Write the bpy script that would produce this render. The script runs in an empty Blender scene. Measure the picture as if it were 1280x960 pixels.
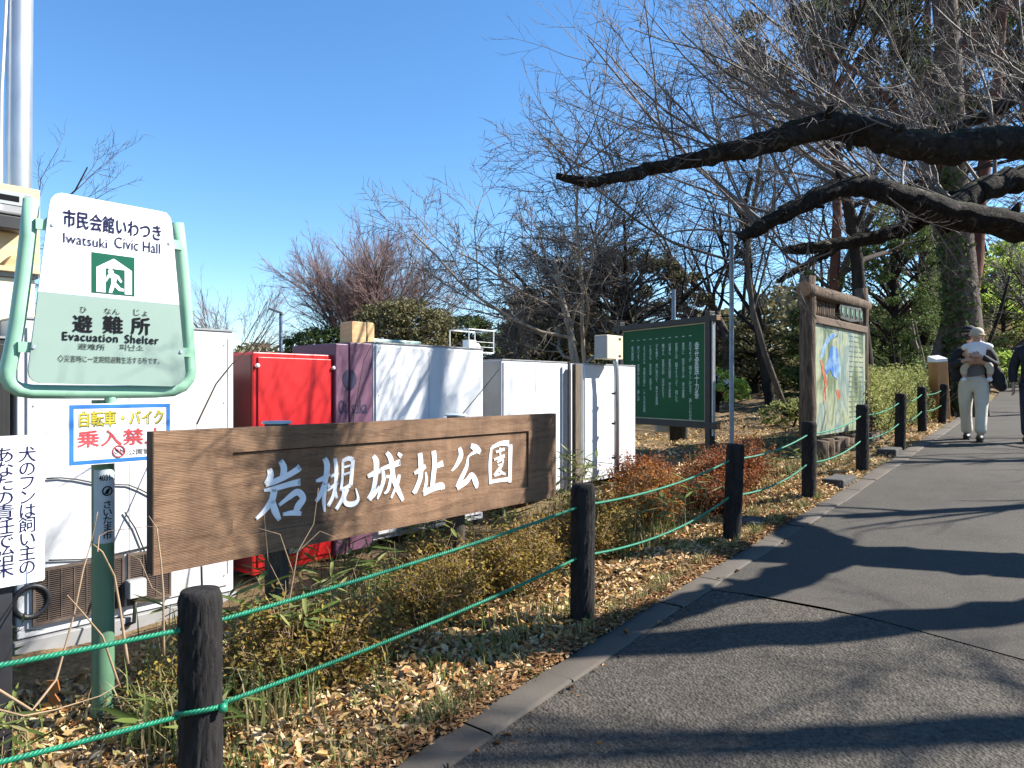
import bpy, bmesh, math, random
import numpy as np
from mathutils import Vector, Matrix
R = math.radians
SC = bpy.context.scene
COL = SC.collection
PI = math.pi

# ------------------------------------------------------------------ camera, sky, sun, exposure
FPX, HOR = 900.0, 485.0
CAMZ = 1.5
cd = bpy.data.cameras.new('camera'); cam = bpy.data.objects.new('camera', cd); COL.objects.link(cam)
cam.location = (0, 0, CAMZ); cam.rotation_euler = (R(90), 0, 0)
cd.sensor_width = 36; cd.lens = 36 * FPX / 1280; cd.shift_y = (HOR - 480) / 1280
cd.clip_start = 0.05; cd.clip_end = 2000
SC.camera = cam
SUN_EL, SUN_AZ = R(38), R(83)          # azimuth from +Y towards +X
w = bpy.data.worlds.new('World'); SC.world = w; w.use_nodes = True
nt = w.node_tree
sky = nt.nodes.new('ShaderNodeTexSky'); sky.sky_type = 'NISHITA'; sky.sun_disc = False
sky.sun_elevation = SUN_EL; sky.sun_rotation = SUN_AZ; sky.air_density = 1.0; sky.dust_density = 0.0; sky.ozone_density = 4.0
hs = nt.nodes.new('ShaderNodeHueSaturation'); hs.inputs['Saturation'].default_value = 1.17
nt.links.new(sky.outputs[0], hs.inputs['Color']); nt.links.new(hs.outputs[0], nt.nodes['Background'].inputs[0])
nt.nodes['Background'].inputs[1].default_value = 0.09
sl = bpy.data.lights.new('sun', 'SUN'); so = bpy.data.objects.new('sun', sl); COL.objects.link(so)
sl.energy = 5.0; sl.angle = R(0.55); sl.color = (1.0, 0.955, 0.88)
sd = Vector((math.sin(SUN_AZ) * math.cos(SUN_EL), math.cos(SUN_AZ) * math.cos(SUN_EL), math.sin(SUN_EL)))
so.rotation_euler = sd.to_track_quat('Z', 'Y').to_euler(); so.location = (20, 5, 20)
SC.view_settings.view_transform = 'Standard'; SC.view_settings.look = 'None'
SC.view_settings.exposure = 1.46; SC.view_settings.gamma = 1
SC.render.engine = 'CYCLES'
SC.cycles.max_bounces = 5; SC.cycles.diffuse_bounces = 2; SC.cycles.glossy_bounces = 2; SC.cycles.transmission_bounces = 3

# ------------------------------------------------------------------ frame of the place
# s runs along the fence (away from the camera, to the right), v runs from the fence towards the path
P0 = (-1.08, 2.5); U = (0.64, 0.76837); W = (0.76837, -0.64)
ROT = math.atan2(U[1], U[0])
def F(s, v): return (P0[0] + s * U[0] + v * W[0], P0[1] + s * U[1] + v * W[1])
def SV(x, y):
    a, b = x - P0[0], y - P0[1]
    return a * U[0] + b * U[1], a * W[0] + b * W[1]
SPRO = np.array([[-60, -3.0], [-10, -.5], [-1, -.05], [0, 0], [2.3, .134], [4.45, .24], [6.37, .357], [8.13, .50], [10.2, .62], [13, .72], [15.3, .78],
                 [18.4, .86], [26, 1.3], [34, 1.75], [60, 2.6], [400, 4]])
def sst(a): a = np.clip(a, 0, 1); return a * a * (3 - 2 * a)
def Gs(s, v):
    z = np.interp(s, SPRO[:, 0], SPRO[:, 1])
    return z + 4.2 * sst((s - 31) / 14) * sst((v + 7) / 6)
def G(x, y):
    s, v = SV(x, y); return float(Gs(s, v))
def PLN(px, v):
    """where the sight line of column px meets the upright plane at offset v: (s, depth)"""
    k = (px - 640) / FPX
    d = (v - 2.4299) / (0.76837 * k - 0.64)
    return SV(k * d, d)[0], d
def ZH(py, d): return CAMZ - (py - HOR) / FPX * d
def AT(px, py, d): return Vector(((px - 640) / FPX * d, d, CAMZ - (py - HOR) / FPX * d))
def GP(px, d):
    x = (px - 640) / FPX * d; return (x, d, G(x, d))

# ------------------------------------------------------------------ objects
def thing(name, label, cat, loc=(0, 0, 0), rz=0.0, group=None):
    o = bpy.data.objects.new(name, None); COL.objects.link(o)
    o.empty_display_size = .1
    o.location = loc; o.rotation_euler = (0, 0, rz); o['label'] = label; o['category'] = cat
    if group: o['group'] = group
    return o
def link(name, me, mat=None, parent=None, smooth=False):
    if mat is not None: me.materials.append(mat)
    if smooth: me.polygons.foreach_set('use_smooth', [True] * len(me.polygons))
    o = bpy.data.objects.new(name, me); COL.objects.link(o)
    if parent is not None: o.parent = parent
    return o
def tag(o, label=None, cat=None, group=None, kind=None):
    if label: o['label'] = label
    if cat: o['category'] = cat
    if group: o['group'] = group
    if kind: o['kind'] = kind
    return o
def copy_tree(o, parent=None):
    c = o.copy(); COL.objects.link(c)
    if parent is not None: c.parent = parent
    for ch in list(o.children): copy_tree(ch, c)
    return c
def np_mesh(name, V, Fq):
    """V (n,3), Fq (m,k)"""
    V = np.ascontiguousarray(V, dtype=np.float32); Fq = np.ascontiguousarray(Fq, dtype=np.int32)
    me = bpy.data.meshes.new(name); m, k = Fq.shape
    me.vertices.add(len(V)); me.vertices.foreach_set('co', V.ravel())
    me.loops.add(m * k); me.loops.foreach_set('vertex_index', Fq.ravel())
    me.polygons.add(m); me.polygons.foreach_set('loop_start', np.arange(0, m * k, k, dtype=np.int32))
    me.update(calc_edges=True); return me
class MB:
    def __init__(s): s.v = []; s.f = []
    def add(s, vs, fs):
        n = len(s.v); s.v += [tuple(a) for a in vs]; s.f += [tuple(i + n for i in f) for f in fs]; return s
    def box(s, x0, x1, y0, y1, z0, z1, M=None):
        vs = [Vector((x, y, z)) for x in (x0, x1) for y in (y0, y1) for z in (z0, z1)]
        if M is not None: vs = [M @ a for a in vs]
        return s.add(vs, [(0, 1, 3, 2), (4, 6, 7, 5), (0, 4, 5, 1), (2, 3, 7, 6), (0, 2, 6, 4), (1, 5, 7, 3)])
    def tube(s, pts, rad, k=8, cap=True, closed=False):
        pts = [Vector(p) for p in pts]; n = len(pts)
        if not hasattr(rad, '__len__'): rad = [rad] * n
        vs = []; up = None
        for i, p in enumerate(pts):
            a = pts[(i - 1) % n] if closed else pts[max(i - 1, 0)]; b = pts[(i + 1) % n] if closed else pts[min(i + 1, n - 1)]
            t = (b - a).normalized()
            if up is None: up = Vector((0, 0, 1)) if abs(t.z) < .9 else Vector((1, 0, 0))
            e1 = t.cross(up).normalized(); e2 = e1.cross(t); up = e2
            for j in range(k):
                q = 2 * PI * j / k; vs.append(p + (e1 * math.cos(q) + e2 * math.sin(q)) * rad[i])
        fs = []
        for i in range(n if closed else n - 1):
            for j in range(k):
                a = i * k + j; b = i * k + (j + 1) % k; i2 = (i + 1) % n
                fs.append((a, b, i2 * k + (j + 1) % k, i2 * k + j))
        if cap and not closed:
            fs.append(tuple(range(k))[::-1]); fs.append(tuple((n - 1) * k + j for j in range(k)))
        return s.add(vs, fs)
    def cyl(s, x, y, z0, z1, r, k=16, r2=None): return s.tube([(x, y, z0), (x, y, z1)], [r, r if r2 is None else r2], k)
    def prism(s, poly, y0, y1):
        """poly: (x,z) outline, extruded from y0 (front) to y1"""
        n = len(poly); vs = [(x, y0, z) for x, z in poly] + [(x, y1, z) for x, z in poly]
        fs = [tuple(range(n)), tuple(range(2 * n - 1, n - 1, -1))] + [(i, n + i, n + (i + 1) % n, (i + 1) % n) for i in range(n)]
        return s.add(vs, fs)
    def lathe(s, prof, k=24, c=(0, 0, 0)):
        vs = []; fs = []
        for r, z in prof:
            for j in range(k): q = 2 * PI * j / k; vs.append((c[0] + r * math.cos(q), c[1] + r * math.sin(q), c[2] + z))
        for i in range(len(prof) - 1):
            for j in range(k): fs.append((i * k + j, i * k + (j + 1) % k, (i + 1) * k + (j + 1) % k, (i + 1) * k + j))
        fs.append(tuple(range(k))[::-1]); fs.append(tuple((len(prof) - 1) * k + j for j in range(k)))
        return s.add(vs, fs)
    def ball(s, c, r, k=12, M=None):
        r = (r, r, r) if not hasattr(r, '__len__') else r; c = Vector(c); vs = []; n = k // 2 + 1; fs = []
        for i in range(n):
            th = PI * (i + .02 * (i == 0) - .02 * (i == n - 1)) / (n - 1)
            for j in range(k):
                q = 2 * PI * j / k; p = Vector((r[0] * math.sin(th) * math.cos(q), r[1] * math.sin(th) * math.sin(q), r[2] * math.cos(th)))
                vs.append(c + (M @ p if M is not None else p))
        for i in range(n - 1):
            for j in range(k): fs.append((i * k + j, (i + 1) * k + j, (i + 1) * k + (j + 1) % k, i * k + (j + 1) % k))
        return s.add(vs, fs)
    def build(s, name, mat, parent=None, smooth=False, bevel=0, seg=2, auto=False):
        me = bpy.data.meshes.new(name); me.from_pydata(s.v, [], s.f); me.update()
        bm = bmesh.new(); bm.from_mesh(me); bmesh.ops.recalc_face_normals(bm, faces=bm.faces)
        if bevel:
            ed = [e for e in bm.edges if len(e.link_faces) == 2 and e.calc_face_angle() > R(50)]
            bmesh.ops.bevel(bm, geom=ed, offset=bevel, segments=seg, profile=.5, affect='EDGES', clamp_overlap=True)
        bm.to_mesh(me); bm.free()
        o = link(name, me, mat, parent, smooth)
        if auto:
            me.polygons.foreach_set('use_smooth', [True] * len(me.polygons)); me.set_sharp_from_angle(angle=R(40))
        return o

# ------------------------------------------------------------------ materials
def base_mat(name):
    m = bpy.data.materials.new(name); m.use_nodes = True; nt = m.node_tree
    return m, nt, nt.nodes['Principled BSDF'], nt.nodes['Material Output']
def ramp(nt, stops, interp='LINEAR'):
    r = nt.nodes.new('ShaderNodeValToRGB'); cr = r.color_ramp; cr.interpolation = interp
    while len(cr.elements) > 1: cr.elements.remove(cr.elements[-1])
    cr.elements[0].position = stops[0][0]; cr.elements[0].color = (*stops[0][1], 1)
    for p, c in stops[1:]:
        e = cr.elements.new(p); e.color = (*c, 1)
    return r
def coords(nt, stretch=(1, 1, 1), kind='Object'):
    tc = nt.nodes.new('ShaderNodeTexCoord'); mp = nt.nodes.new('ShaderNodeMapping'); mp.inputs['Scale'].default_value = stretch
    nt.links.new(tc.outputs[kind], mp.inputs[0]); return mp.outputs[0]
def noise(nt, vec, scale, detail=6, rough=.55, dist=0):
    n = nt.nodes.new('ShaderNodeTexNoise'); n.inputs['Scale'].default_value = scale; n.inputs['Detail'].default_value = detail
    n.inputs['Roughness'].default_value = rough; n.inputs['Distortion'].default_value = dist
    nt.links.new(vec, n.inputs['Vector']); return n.outputs['Fac']
def mixc(nt, fac, a, b, mode='MIX'):
    m = nt.nodes.new('ShaderNodeMix'); m.data_type = 'RGBA'; m.blend_type = mode
    for sock, val in ((m.inputs[0], fac), (m.inputs[6], a), (m.inputs[7], b)):
        if isinstance(val, (int, float)): sock.default_value = val
        elif isinstance(val, tuple): sock.default_value = (*val, 1)
        else: nt.links.new(val, sock)
    return m.outputs[2]
def add_bump(nt, b, h, strength, dist=.01):
    n = nt.nodes.new('ShaderNodeBump'); n.inputs['Strength'].default_value = strength; n.inputs['Distance'].default_value = dist
    nt.links.new(h, n.inputs['Height']); nt.links.new(n.outputs[0], b.inputs['Normal'])
def M(name, c1, c2=None, scale=6, rough=.6, bump=0, bscale=None, bdist=.01, metal=0, stretch=(1, 1, 1), lo=.35, hi=.65, dirt=None, spec=.4):
    m, nt, b, out = base_mat(name)
    b.inputs['Roughness'].default_value = rough; b.inputs['Metallic'].default_value = metal; b.inputs['Specular IOR Level'].default_value = spec
    c2 = c2 or tuple(x * .82 for x in c1)
    v = coords(nt, stretch); n = noise(nt, v, scale)
    r = ramp(nt, [(lo, c1), (hi, c2)]); nt.links.new(n, r.inputs[0]); col = r.outputs[0]
    if dirt:   # grime with a shape of its own: (colour, scale, amount)
        d = noise(nt, coords(nt, (1, 1, .35)), dirt[1], 8, .7); rr = ramp(nt, [(.56, (0, 0, 0)), (.8, (dirt[2],) * 3)]); nt.links.new(d, rr.inputs[0])
        col = mixc(nt, rr.outputs[0], col, dirt[0])
    nt.links.new(col, b.inputs['Base Color'])
    if bump: add_bump(nt, b, noise(nt, v, bscale or scale * 3, 8, .6), bump, bdist)
    return m
def LM(name, cols, trans=.3, rough=.5):
    m, nt, b, out = base_mat(name)
    g = nt.nodes.new('ShaderNodeNewGeometry'); r = ramp(nt, [(i / max(1, len(cols) - 1), c) for i, c in enumerate(cols)])
    nt.links.new(g.outputs['Random Per Island'], r.inputs[0]); nt.links.new(r.outputs[0], b.inputs['Base Color'])
    b.inputs['Roughness'].default_value = max(rough, .65); b.inputs['Specular IOR Level'].default_value = .12
    if trans:
        t = nt.nodes.new('ShaderNodeBsdfTranslucent'); nt.links.new(r.outputs[0], t.inputs[0])
        mx = nt.nodes.new('ShaderNodeMixShader'); mx.inputs[0].default_value = trans
        nt.links.new(b.outputs[0], mx.inputs[1]); nt.links.new(t.outputs[0], mx.inputs[2]); nt.links.new(mx.outputs[0], out.inputs[0])
    return m
def wood_mat(name, c1, c2, c3, stretch=(1.2, 1.2, 14), wscale=3.2):
    m, nt, b, out = base_mat(name); v = coords(nt, stretch)
    wv = nt.nodes.new('ShaderNodeTexWave'); wv.wave_type = 'BANDS'; wv.bands_direction = 'Z'; wv.inputs['Scale'].default_value = wscale
    wv.inputs['Distortion'].default_value = 5.5; wv.inputs['Detail'].default_value = 4; wv.inputs['Detail Scale'].default_value = .8
    nt.links.new(v, wv.inputs[0])
    r = ramp(nt, [(.05, c1), (.55, c2), (.95, c3)]); nt.links.new(wv.outputs['Fac'], r.inputs[0])
    n = noise(nt, coords(nt, (.8, .8, 1.6)), 2.2, 6); r2 = ramp(nt, [(.3, (.66, .64, .62)), (.7, (1.12, 1.1, 1.08))]); nt.links.new(n, r2.inputs[0])
    n3 = noise(nt, coords(nt, (3, 3, 120)), 3, 4); r3 = ramp(nt, [(.3, (.82, .82, .82)), (.6, (1.05, 1.05, 1.05))]); nt.links.new(n3, r3.inputs[0])
    col = mixc(nt, 1.0, mixc(nt, 1.0, r.outputs[0], r2.outputs[0], 'MULTIPLY'), r3.outputs[0], 'MULTIPLY')
    n4 = noise(nt, coords(nt, (.9, .9, 9)), 2.4, 8, .75, .6); r4 = ramp(nt, [(.50, (1, 1, 1)), (.60, (.62, .58, .55)), (.64, (1, 1, 1))]); nt.links.new(n4, r4.inputs[0]); col = mixc(nt, 1.0, col, r4.outputs[0], 'MULTIPLY')
    n5 = noise(nt, coords(nt, (2.6, 2.6, .5)), 2, 6, .7); r5 = ramp(nt, [(.35, (.68, .66, .66)), (.6, (1.06, 1.05, 1.04))]); nt.links.new(n5, r5.inputs[0]); col = mixc(nt, 1.0, col, r5.outputs[0], 'MULTIPLY')
    nt.links.new(col, b.inputs['Base Color']); b.inputs['Roughness'].default_value = .75; b.inputs['Specular IOR Level'].default_value = .25
    add_bump(nt, b, wv.outputs['Fac'], .35, .004); return m
def bark_mat(name, c1, c2, scale=14, stretch=(1, 1, .3), moss=None, bump=.8, lichen=None):
    m, nt, b, out = base_mat(name); v = coords(nt, stretch)
    n = noise(nt, v, scale, 10, .65, .6); r = ramp(nt, [(.32, c1), (.68, c2)]); nt.links.new(n, r.inputs[0]); col = r.outputs[0]
    if moss:
        g = nt.nodes.new('ShaderNodeNewGeometry'); sx = nt.nodes.new('ShaderNodeSeparateXYZ'); nt.links.new(g.outputs['Normal'], sx.inputs[0])
        mm = nt.nodes.new('ShaderNodeMath'); mm.operation = 'MULTIPLY'; nt.links.new(sx.outputs[2], mm.inputs[0])
        n2 = noise(nt, coords(nt), 5, 6); nt.links.new(n2, mm.inputs[1])
        rr = ramp(nt, [(.3, (0, 0, 0)), (.5, (.8, .8, .8))]); nt.links.new(mm.outputs[0], rr.inputs[0]); col = mixc(nt, rr.outputs[0], col, moss)
    if lichen:
        n3 = noise(nt, coords(nt), 11, 5, .7, 1.5); r3 = ramp(nt, [(.56, (0, 0, 0)), (.66, (.85, .85, .85))]); nt.links.new(n3, r3.inputs[0]); col = mixc(nt, r3.outputs[0], col, lichen)
    nt.links.new(col, b.inputs['Base Color']); b.inputs['Roughness'].default_value = .9; b.inputs['Specular IOR Level'].default_value = .15
    add_bump(nt, b, n, bump, .03); return m
def asphalt(name, c1, c2, grain, bump):
    m, nt, b, out = base_mat(name); v = coords(nt)
    vo = nt.nodes.new('ShaderNodeTexVoronoi'); vo.inputs['Scale'].default_value = grain; nt.links.new(v, vo.inputs['Vector'])
    n = noise(nt, v, grain * .55, 4, .7); big = noise(nt, v, .9, 8, .7)
    r = ramp(nt, [(.35, c1), (.62, c2), (.78, tuple(x * 1.7 for x in c2))]); nt.links.new(n, r.inputs[0])
    r2 = ramp(nt, [(.3, (.70, .68, .66)), (.5, (1, 1, 1)), (.7, (1.2, 1.16, 1.1))]); nt.links.new(big, r2.inputs[0])
    sp = ramp(nt, [(.0, (1.5, 1.45, 1.35)), (.25, (1, 1, 1))]); nt.links.new(vo.outputs['Distance'], sp.inputs[0])
    col = mixc(nt, 1.0, mixc(nt, 1.0, r.outputs[0], r2.outputs[0], 'MULTIPLY'), sp.outputs[0], 'MULTIPLY')
    nt.links.new(col, b.inputs['Base Color']); b.inputs['Roughness'].default_value = .85; b.inputs['Specular IOR Level'].default_value = .25
    add_bump(nt, b, vo.outputs['Distance'], bump, .008); return m
WHITE = M('white_paint', (.60, .61, .63), (.50, .51, .53), 1.3, .6, dirt=((.25, .22, .17), 4.5, .8))
WHITE_TRIM = M('white_trim', (.72, .72, .7), (.66, .66, .65), 4, .5)
RED = M('red_paint', (.52, .014, .014), (.45, .010, .012), 2, .4, dirt=((.22, .03, .03), 3, .4))
SHADERED = M('shaded_red', (.13, .014, .016), (.09, .012, .012), 3, .4)  # red darkened to paint the shade on the red machine's left side
PURPLE = M('purple_paint', (.15, .065, .105), (.105, .045, .08), 2, .5)
FIG = M('fig_paint', (.022, .02, .055), (.018, .016, .045), 5, .5)
BLACK = M('black_plastic', (.012, .012, .013), (.02, .02, .02), 5, .5)
DARKMETAL = M('dark_metal', (.03, .03, .035), (.045, .045, .05), 5, .45, metal=.4)
GREYP = M('grey_paint', (.28, .28, .28), (.22, .22, .22), 4, .55)
STEEL = M('galvanised_steel', (.52, .54, .56), (.40, .42, .45), 9, .38, metal=.75, stretch=(1, 1, .4))
BLUESTEEL = M('blue_grey_steel', (.16, .20, .25), (.11, .14, .18), 9, .45, metal=.5)
RUSTG = M('rusty_grille', (.12, .085, .065), (.06, .045, .04), 9, .7)
CREAM = M('cream_paint', (.62, .53, .36), (.55, .47, .31), 3, .55)
PLY = M('plywood', (.58, .44, .26), (.48, .35, .19), 4, .65, stretch=(1, 1, 9))
RAWWOOD = M('raw_timber', (.56, .36, .17), (.46, .27, .12), 5, .6, stretch=(1, 1, 6))
MINT = M('mint_paint', (.27, .47, .33), (.23, .42, .29), 3, .35, dirt=((.22, .27, .2), 7, .35))
GREENPOLE = M('green_pole_paint', (.10, .195, .118), (.085, .17, .10), 3, .4, dirt=((.30, .42, .32), 2.2, .4))
SIGNW = M('sign_white', (.80, .80, .81), (.75, .75, .77), 2, .35)
SIGNG = M('sign_pale_green', (.225, .305, .262), (.21, .285, .245), 2, .4)
SYMG = M('symbol_green', (.002, .085, .05), (.002, .075, .045), 3, .6, spec=.15)
INK = M('ink', (.004, .004, .006), (.006, .006, .008), 3, .7, spec=.1)
NAVY = M('navy_ink', (.010, .008, .045), (.013, .011, .055), 3, .7, spec=.1)
YELLOW = M('yellow_ink', (.50, .42, .03), (.44, .36, .03), 9, .5)
PINK = M('faded_red_ink', (.55, .065, .065), (.48, .055, .06), 9, .5)
SKYBLUE = M('blue_ink', (.02, .13, .40), (.025, .16, .42), 6, .5)
PALELABEL = M('pale_label', (.42, .48, .50), (.36, .42, .44), 6, .4)
BOARDW = wood_mat('weathered_board', (.15, .087, .050), (.31, .19, .113), (.22, .132, .077))
BOARDEND = M('board_end_grain', (.05, .032, .024), (.035, .024, .018), 14, .8, bump=.3)
CARVEW = M('carved_white', (.78, .80, .82), (.68, .70, .72), 14, .5)
SHADOW_DETAIL = M('shadow_and_detail_black', (.012, .009, .008), None, 3, .8)  # near-black for the painted recess shadow, grille backs, crack and latches
POSTW = bark_mat('grey_timber', (.035, .03, .025), (.10, .085, .07), 12, (3, 3, .5))
LOGW = bark_mat('log_bark', (.032, .022, .016), (.17, .125, .09), 11, (2.6, 2.6, .35), bump=1.0)
LOGEND = M('log_end', (.26, .15, .08), (.19, .105, .055), 7, .8)
FENCEB = bark_mat('fence_post_plastic', (.012, .011, .011), (.03, .027, .026), 18, (1.5, 1.5, .35), bump=.6)
ROPEG = M('green_rope', (.008, .19, .10), (.006, .13, .07), 30, .45)
CHALK = M('chalkboard_green', (.008, .075, .024), (.006, .062, .02), 1.4, .6, spec=.2)
FRAMEB = M('dark_frame', (.018, .015, .013), (.03, .025, .02), 8, .6)
CHALKW = M('chalk_white', (.56, .62, .58), (.46, .52, .48), 9, .6)
CONC = M('kerb_concrete', (.10, .085, .068), (.065, .054, .043), 2.2, .9, bump=.4, bscale=70, bdist=.005, dirt=((.085, .045, .02), 1.6, .9), lo=.3, hi=.7)
ASPH_OLD = asphalt('old_asphalt', (.032, .0275, .022), (.084, .073, .059), 70, .75)
ASPH_NEW = asphalt('new_asphalt', (.044, .039, .033), (.074, .065, .054), 130, .3)
CHERRY = bark_mat('cherry_bark', (.006, .005, .0042), (.034, .027, .022), 22, (1, 1, 1), moss=(.036, .036, .012), bump=1.0, lichen=(.085, .078, .066))
TWIG = M('pale_twig', (.165, .135, .115), (.07, .056, .048), 3, .7)
GREYTWIG = M('grey_twig', (.115, .092, .078), (.055, .044, .037), 2, .8)
REDTWIG = M('reddish_twig', (.28, .18, .165), (.17, .115, .105), 1, .8)
BARK = bark_mat('grey_bark', (.035, .027, .021), (.14, .11, .088), 6, (1, 1, .35))
PALEBARK = bark_mat('pale_bark', (.13, .105, .08), (.36, .30, .235), 5, (1, 1, .4))
DARKBARK = bark_mat('dark_bark', (.012, .009, .008), (.045, .034, .027), 5, (1, 1, .3))
REDBARK = bark_mat('red_bark', (.07, .03, .022), (.19, .085, .06), 5, (1, 1, .3))
EVER = LM('evergreen_leaves', [(0.031, 0.05, 0.02), (0.07, 0.105, 0.034), (0.119, 0.161, 0.05), (0.042, 0.07, 0.028)], .2)
EVERB = LM('olive_brown_leaves', [(0.071, 0.065, 0.031), (0.145, 0.136, 0.061), (0.204, 0.178, 0.093), (0.093, 0.099, 0.043)], .2)
HINOKI = LM('cypress_leaves', [(0.049, 0.077, 0.025), (0.105, 0.154, 0.042), (0.168, 0.217, 0.07), (0.07, 0.105, 0.036)], .25)
PINEL = LM('pine_needles', [(.035, .05, .024), (.07, .09, .045), (.11, .13, .07)], .2)
LIME = LM('lime_leaves', [(0.209, 0.306, 0.054), (0.354, 0.467, 0.092), (0.499, 0.596, 0.154), (0.258, 0.354, 0.077)], .4)
HEDGEL = LM('hedge_leaves', [(0.149, 0.176, 0.047), (0.27, 0.284, 0.081), (0.392, 0.392, 0.149), (0.203, 0.216, 0.068)], .3)
OLIVE = LM('olive_yellow_leaves', [(0.132, 0.088, 0.022), (0.252, 0.183, 0.039), (0.372, 0.271, 0.055), (0.168, 0.077, 0.028), (0.18, 0.165, 0.044), (0.288, 0.177, 0.066)], .35)
RUST = LM('rusty_leaves', [(0.12, 0.038, 0.015), (0.204, 0.066, 0.022), (0.288, 0.102, 0.033), (0.156, 0.046, 0.024)], .3)
ORANGE = LM('orange_leaves', [(0.25, 0.088, 0.02), (0.388, 0.156, 0.033), (0.2, 0.062, 0.017), (0.312, 0.2, 0.055)], .3)
SASA = LM('bamboo_grass_leaves', [(.055, .085, .02), (.12, .16, .04), (.22, .25, .08), (.34, .30, .14)], .3)
GRASSL = LM('grass_blades', [(.07, .11, .025), (.14, .19, .05), (.30, .26, .12), (.36, .29, .15)], .3)
LITTER = LM('dry_leaves', [(0.352, 0.197, 0.076), (0.576, 0.402, 0.196), (0.214, 0.083, 0.028), (0.64, 0.482, 0.267), (0.447, 0.197, 0.057), (0.256, 0.246, 0.098), (0.511, 0.315, 0.125), (0.702, 0.56, 0.356), (0.32, 0.147, 0.053), (0.532, 0.393, 0.178)], .15, .6)
NEEDLE = LM('fallen_needles', [(0.255, 0.133, 0.055), (0.187, 0.095, 0.044), (0.306, 0.19, 0.099)], .1, .7)
DRYSTEM = M('dry_stem', (.32, .22, .13), (.22, .14, .08), 6, .7)
# ------------------------------------------------------------------ ground, path, kerb
KV = np.array([[-12, .55], [-2, .37], [0, .31], [2.5, .24], [5, .19], [9, .22], [13, .06], [18, -.25], [24, -.38], [34, -.95], [60, -2]])
def kv(s): return np.interp(s, KV[:, 0], KV[:, 1])
PW = 4.4
def bump_z(s, v):
    return .022 * np.sin(2.1 * s + 1.3 * v) + .018 * np.sin(3.7 * s - 2.9 * v + 1) + .012 * np.sin(7.3 * s + 5.1 * v)
def GH(s, v):
    s = np.asarray(s, float); v = np.asarray(v, float); k = kv(s)
    off = np.where((v > k - .02) & (v < k + PW + .1), 0, 1) * np.clip(np.minimum(abs(v - k), abs(v - k - PW)) * 4, 0, 1)
    return Gs(s, v) + off * bump_z(s, v) * np.clip(1 + abs(v) * .15, 1, 4) - np.where((v > k + .03) & (v < k + PW - .03), .05, 0) + .012 * (off > 0) + .25 * sst((-v - 5) / 10) * np.sin(.33 * s + .5 * v)
def axis(a, b, c, d, fine, coarse_n):
    lo = b - np.geomspace(.3, b - a, coarse_n)[::-1]; hi = c + np.geomspace(.3, d - c, coarse_n)
    return np.concatenate([lo, np.arange(b, c, fine), [c], hi])
ss = axis(-400, -6, 36, 700, .22, 26); vv = np.sort(np.concatenate([axis(-500, -8, 6.5, 400, .18, 26)]))
def grid_mesh(name, S, V, Z):
    n, m = S.shape; X = P0[0] + S * U[0] + V * W[0]; Y = P0[1] + S * U[1] + V * W[1]
    P = np.stack([X, Y, Z], -1).reshape(-1, 3); idx = np.arange(n * m).reshape(n, m)
    Q = np.stack([idx[:-1, :-1], idx[:-1, 1:], idx[1:, 1:], idx[1:, :-1]], -1).reshape(-1, 4)
    return np_mesh(name, P, Q[:, ::-1])
def soil_mat():
    m, nt, b, out = base_mat('soil'); v = coords(nt)
    n = noise(nt, v, 3.2, 10, .7); n2 = noise(nt, v, .35, 5, .6); n3 = noise(nt, v, 38, 4, .7)
    r = ramp(nt, [(.3, (.075, .052, .032)), (.5, (.19, .135, .078)), (.7, (.30, .225, .135))]); nt.links.new(n, r.inputs[0])
    r3 = ramp(nt, [(.35, (.5, .48, .45)), (.65, (1.25, 1.2, 1.1))]); nt.links.new(n3, r3.inputs[0])
    g = ramp(nt, [(.52, (0, 0, 0)), (.7, (.65, .65, .65))]); nt.links.new(n2, g.inputs[0])
    col = mixc(nt, g.outputs[0], mixc(nt, 1, r.outputs[0], r3.outputs[0], 'MULTIPLY'), (.085, .10, .03))
    nt.links.new(col, b.inputs['Base Color']); b.inputs['Roughness'].default_value = .95; b.inputs['Specular IOR Level'].default_value = .1
    add_bump(nt, b, n3, .7, .03); return m
S, V = np.meshgrid(ss, vv, indexing='ij')
tag(link('ground', grid_mesh('ground', S, V, GH(S, V)), soil_mat(), None, True), kind='structure')
def path_piece(s0, s1, mat, dz, step=.25):
    sA = np.arange(s0, s1 + .001, step); t = np.linspace(0, 1, 18)
    S, T = np.meshgrid(sA, t, indexing='ij'); V = kv(S) + .16 + T * (PW - .2)
    if s0 > 0: S = S + np.where(np.arange(len(sA))[:, None] == 0, .10 * np.sin(9 * T) - .25 * T, 0)
    tag(link('path', grid_mesh('path', S, V, Gs(S, V) + dz), mat, None, True), kind='structure')
path_piece(-11, 3.4, ASPH_OLD, .0); path_piece(3.22, 36, ASPH_NEW, .0045)
sA = np.arange(-11, 36, .3)
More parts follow.
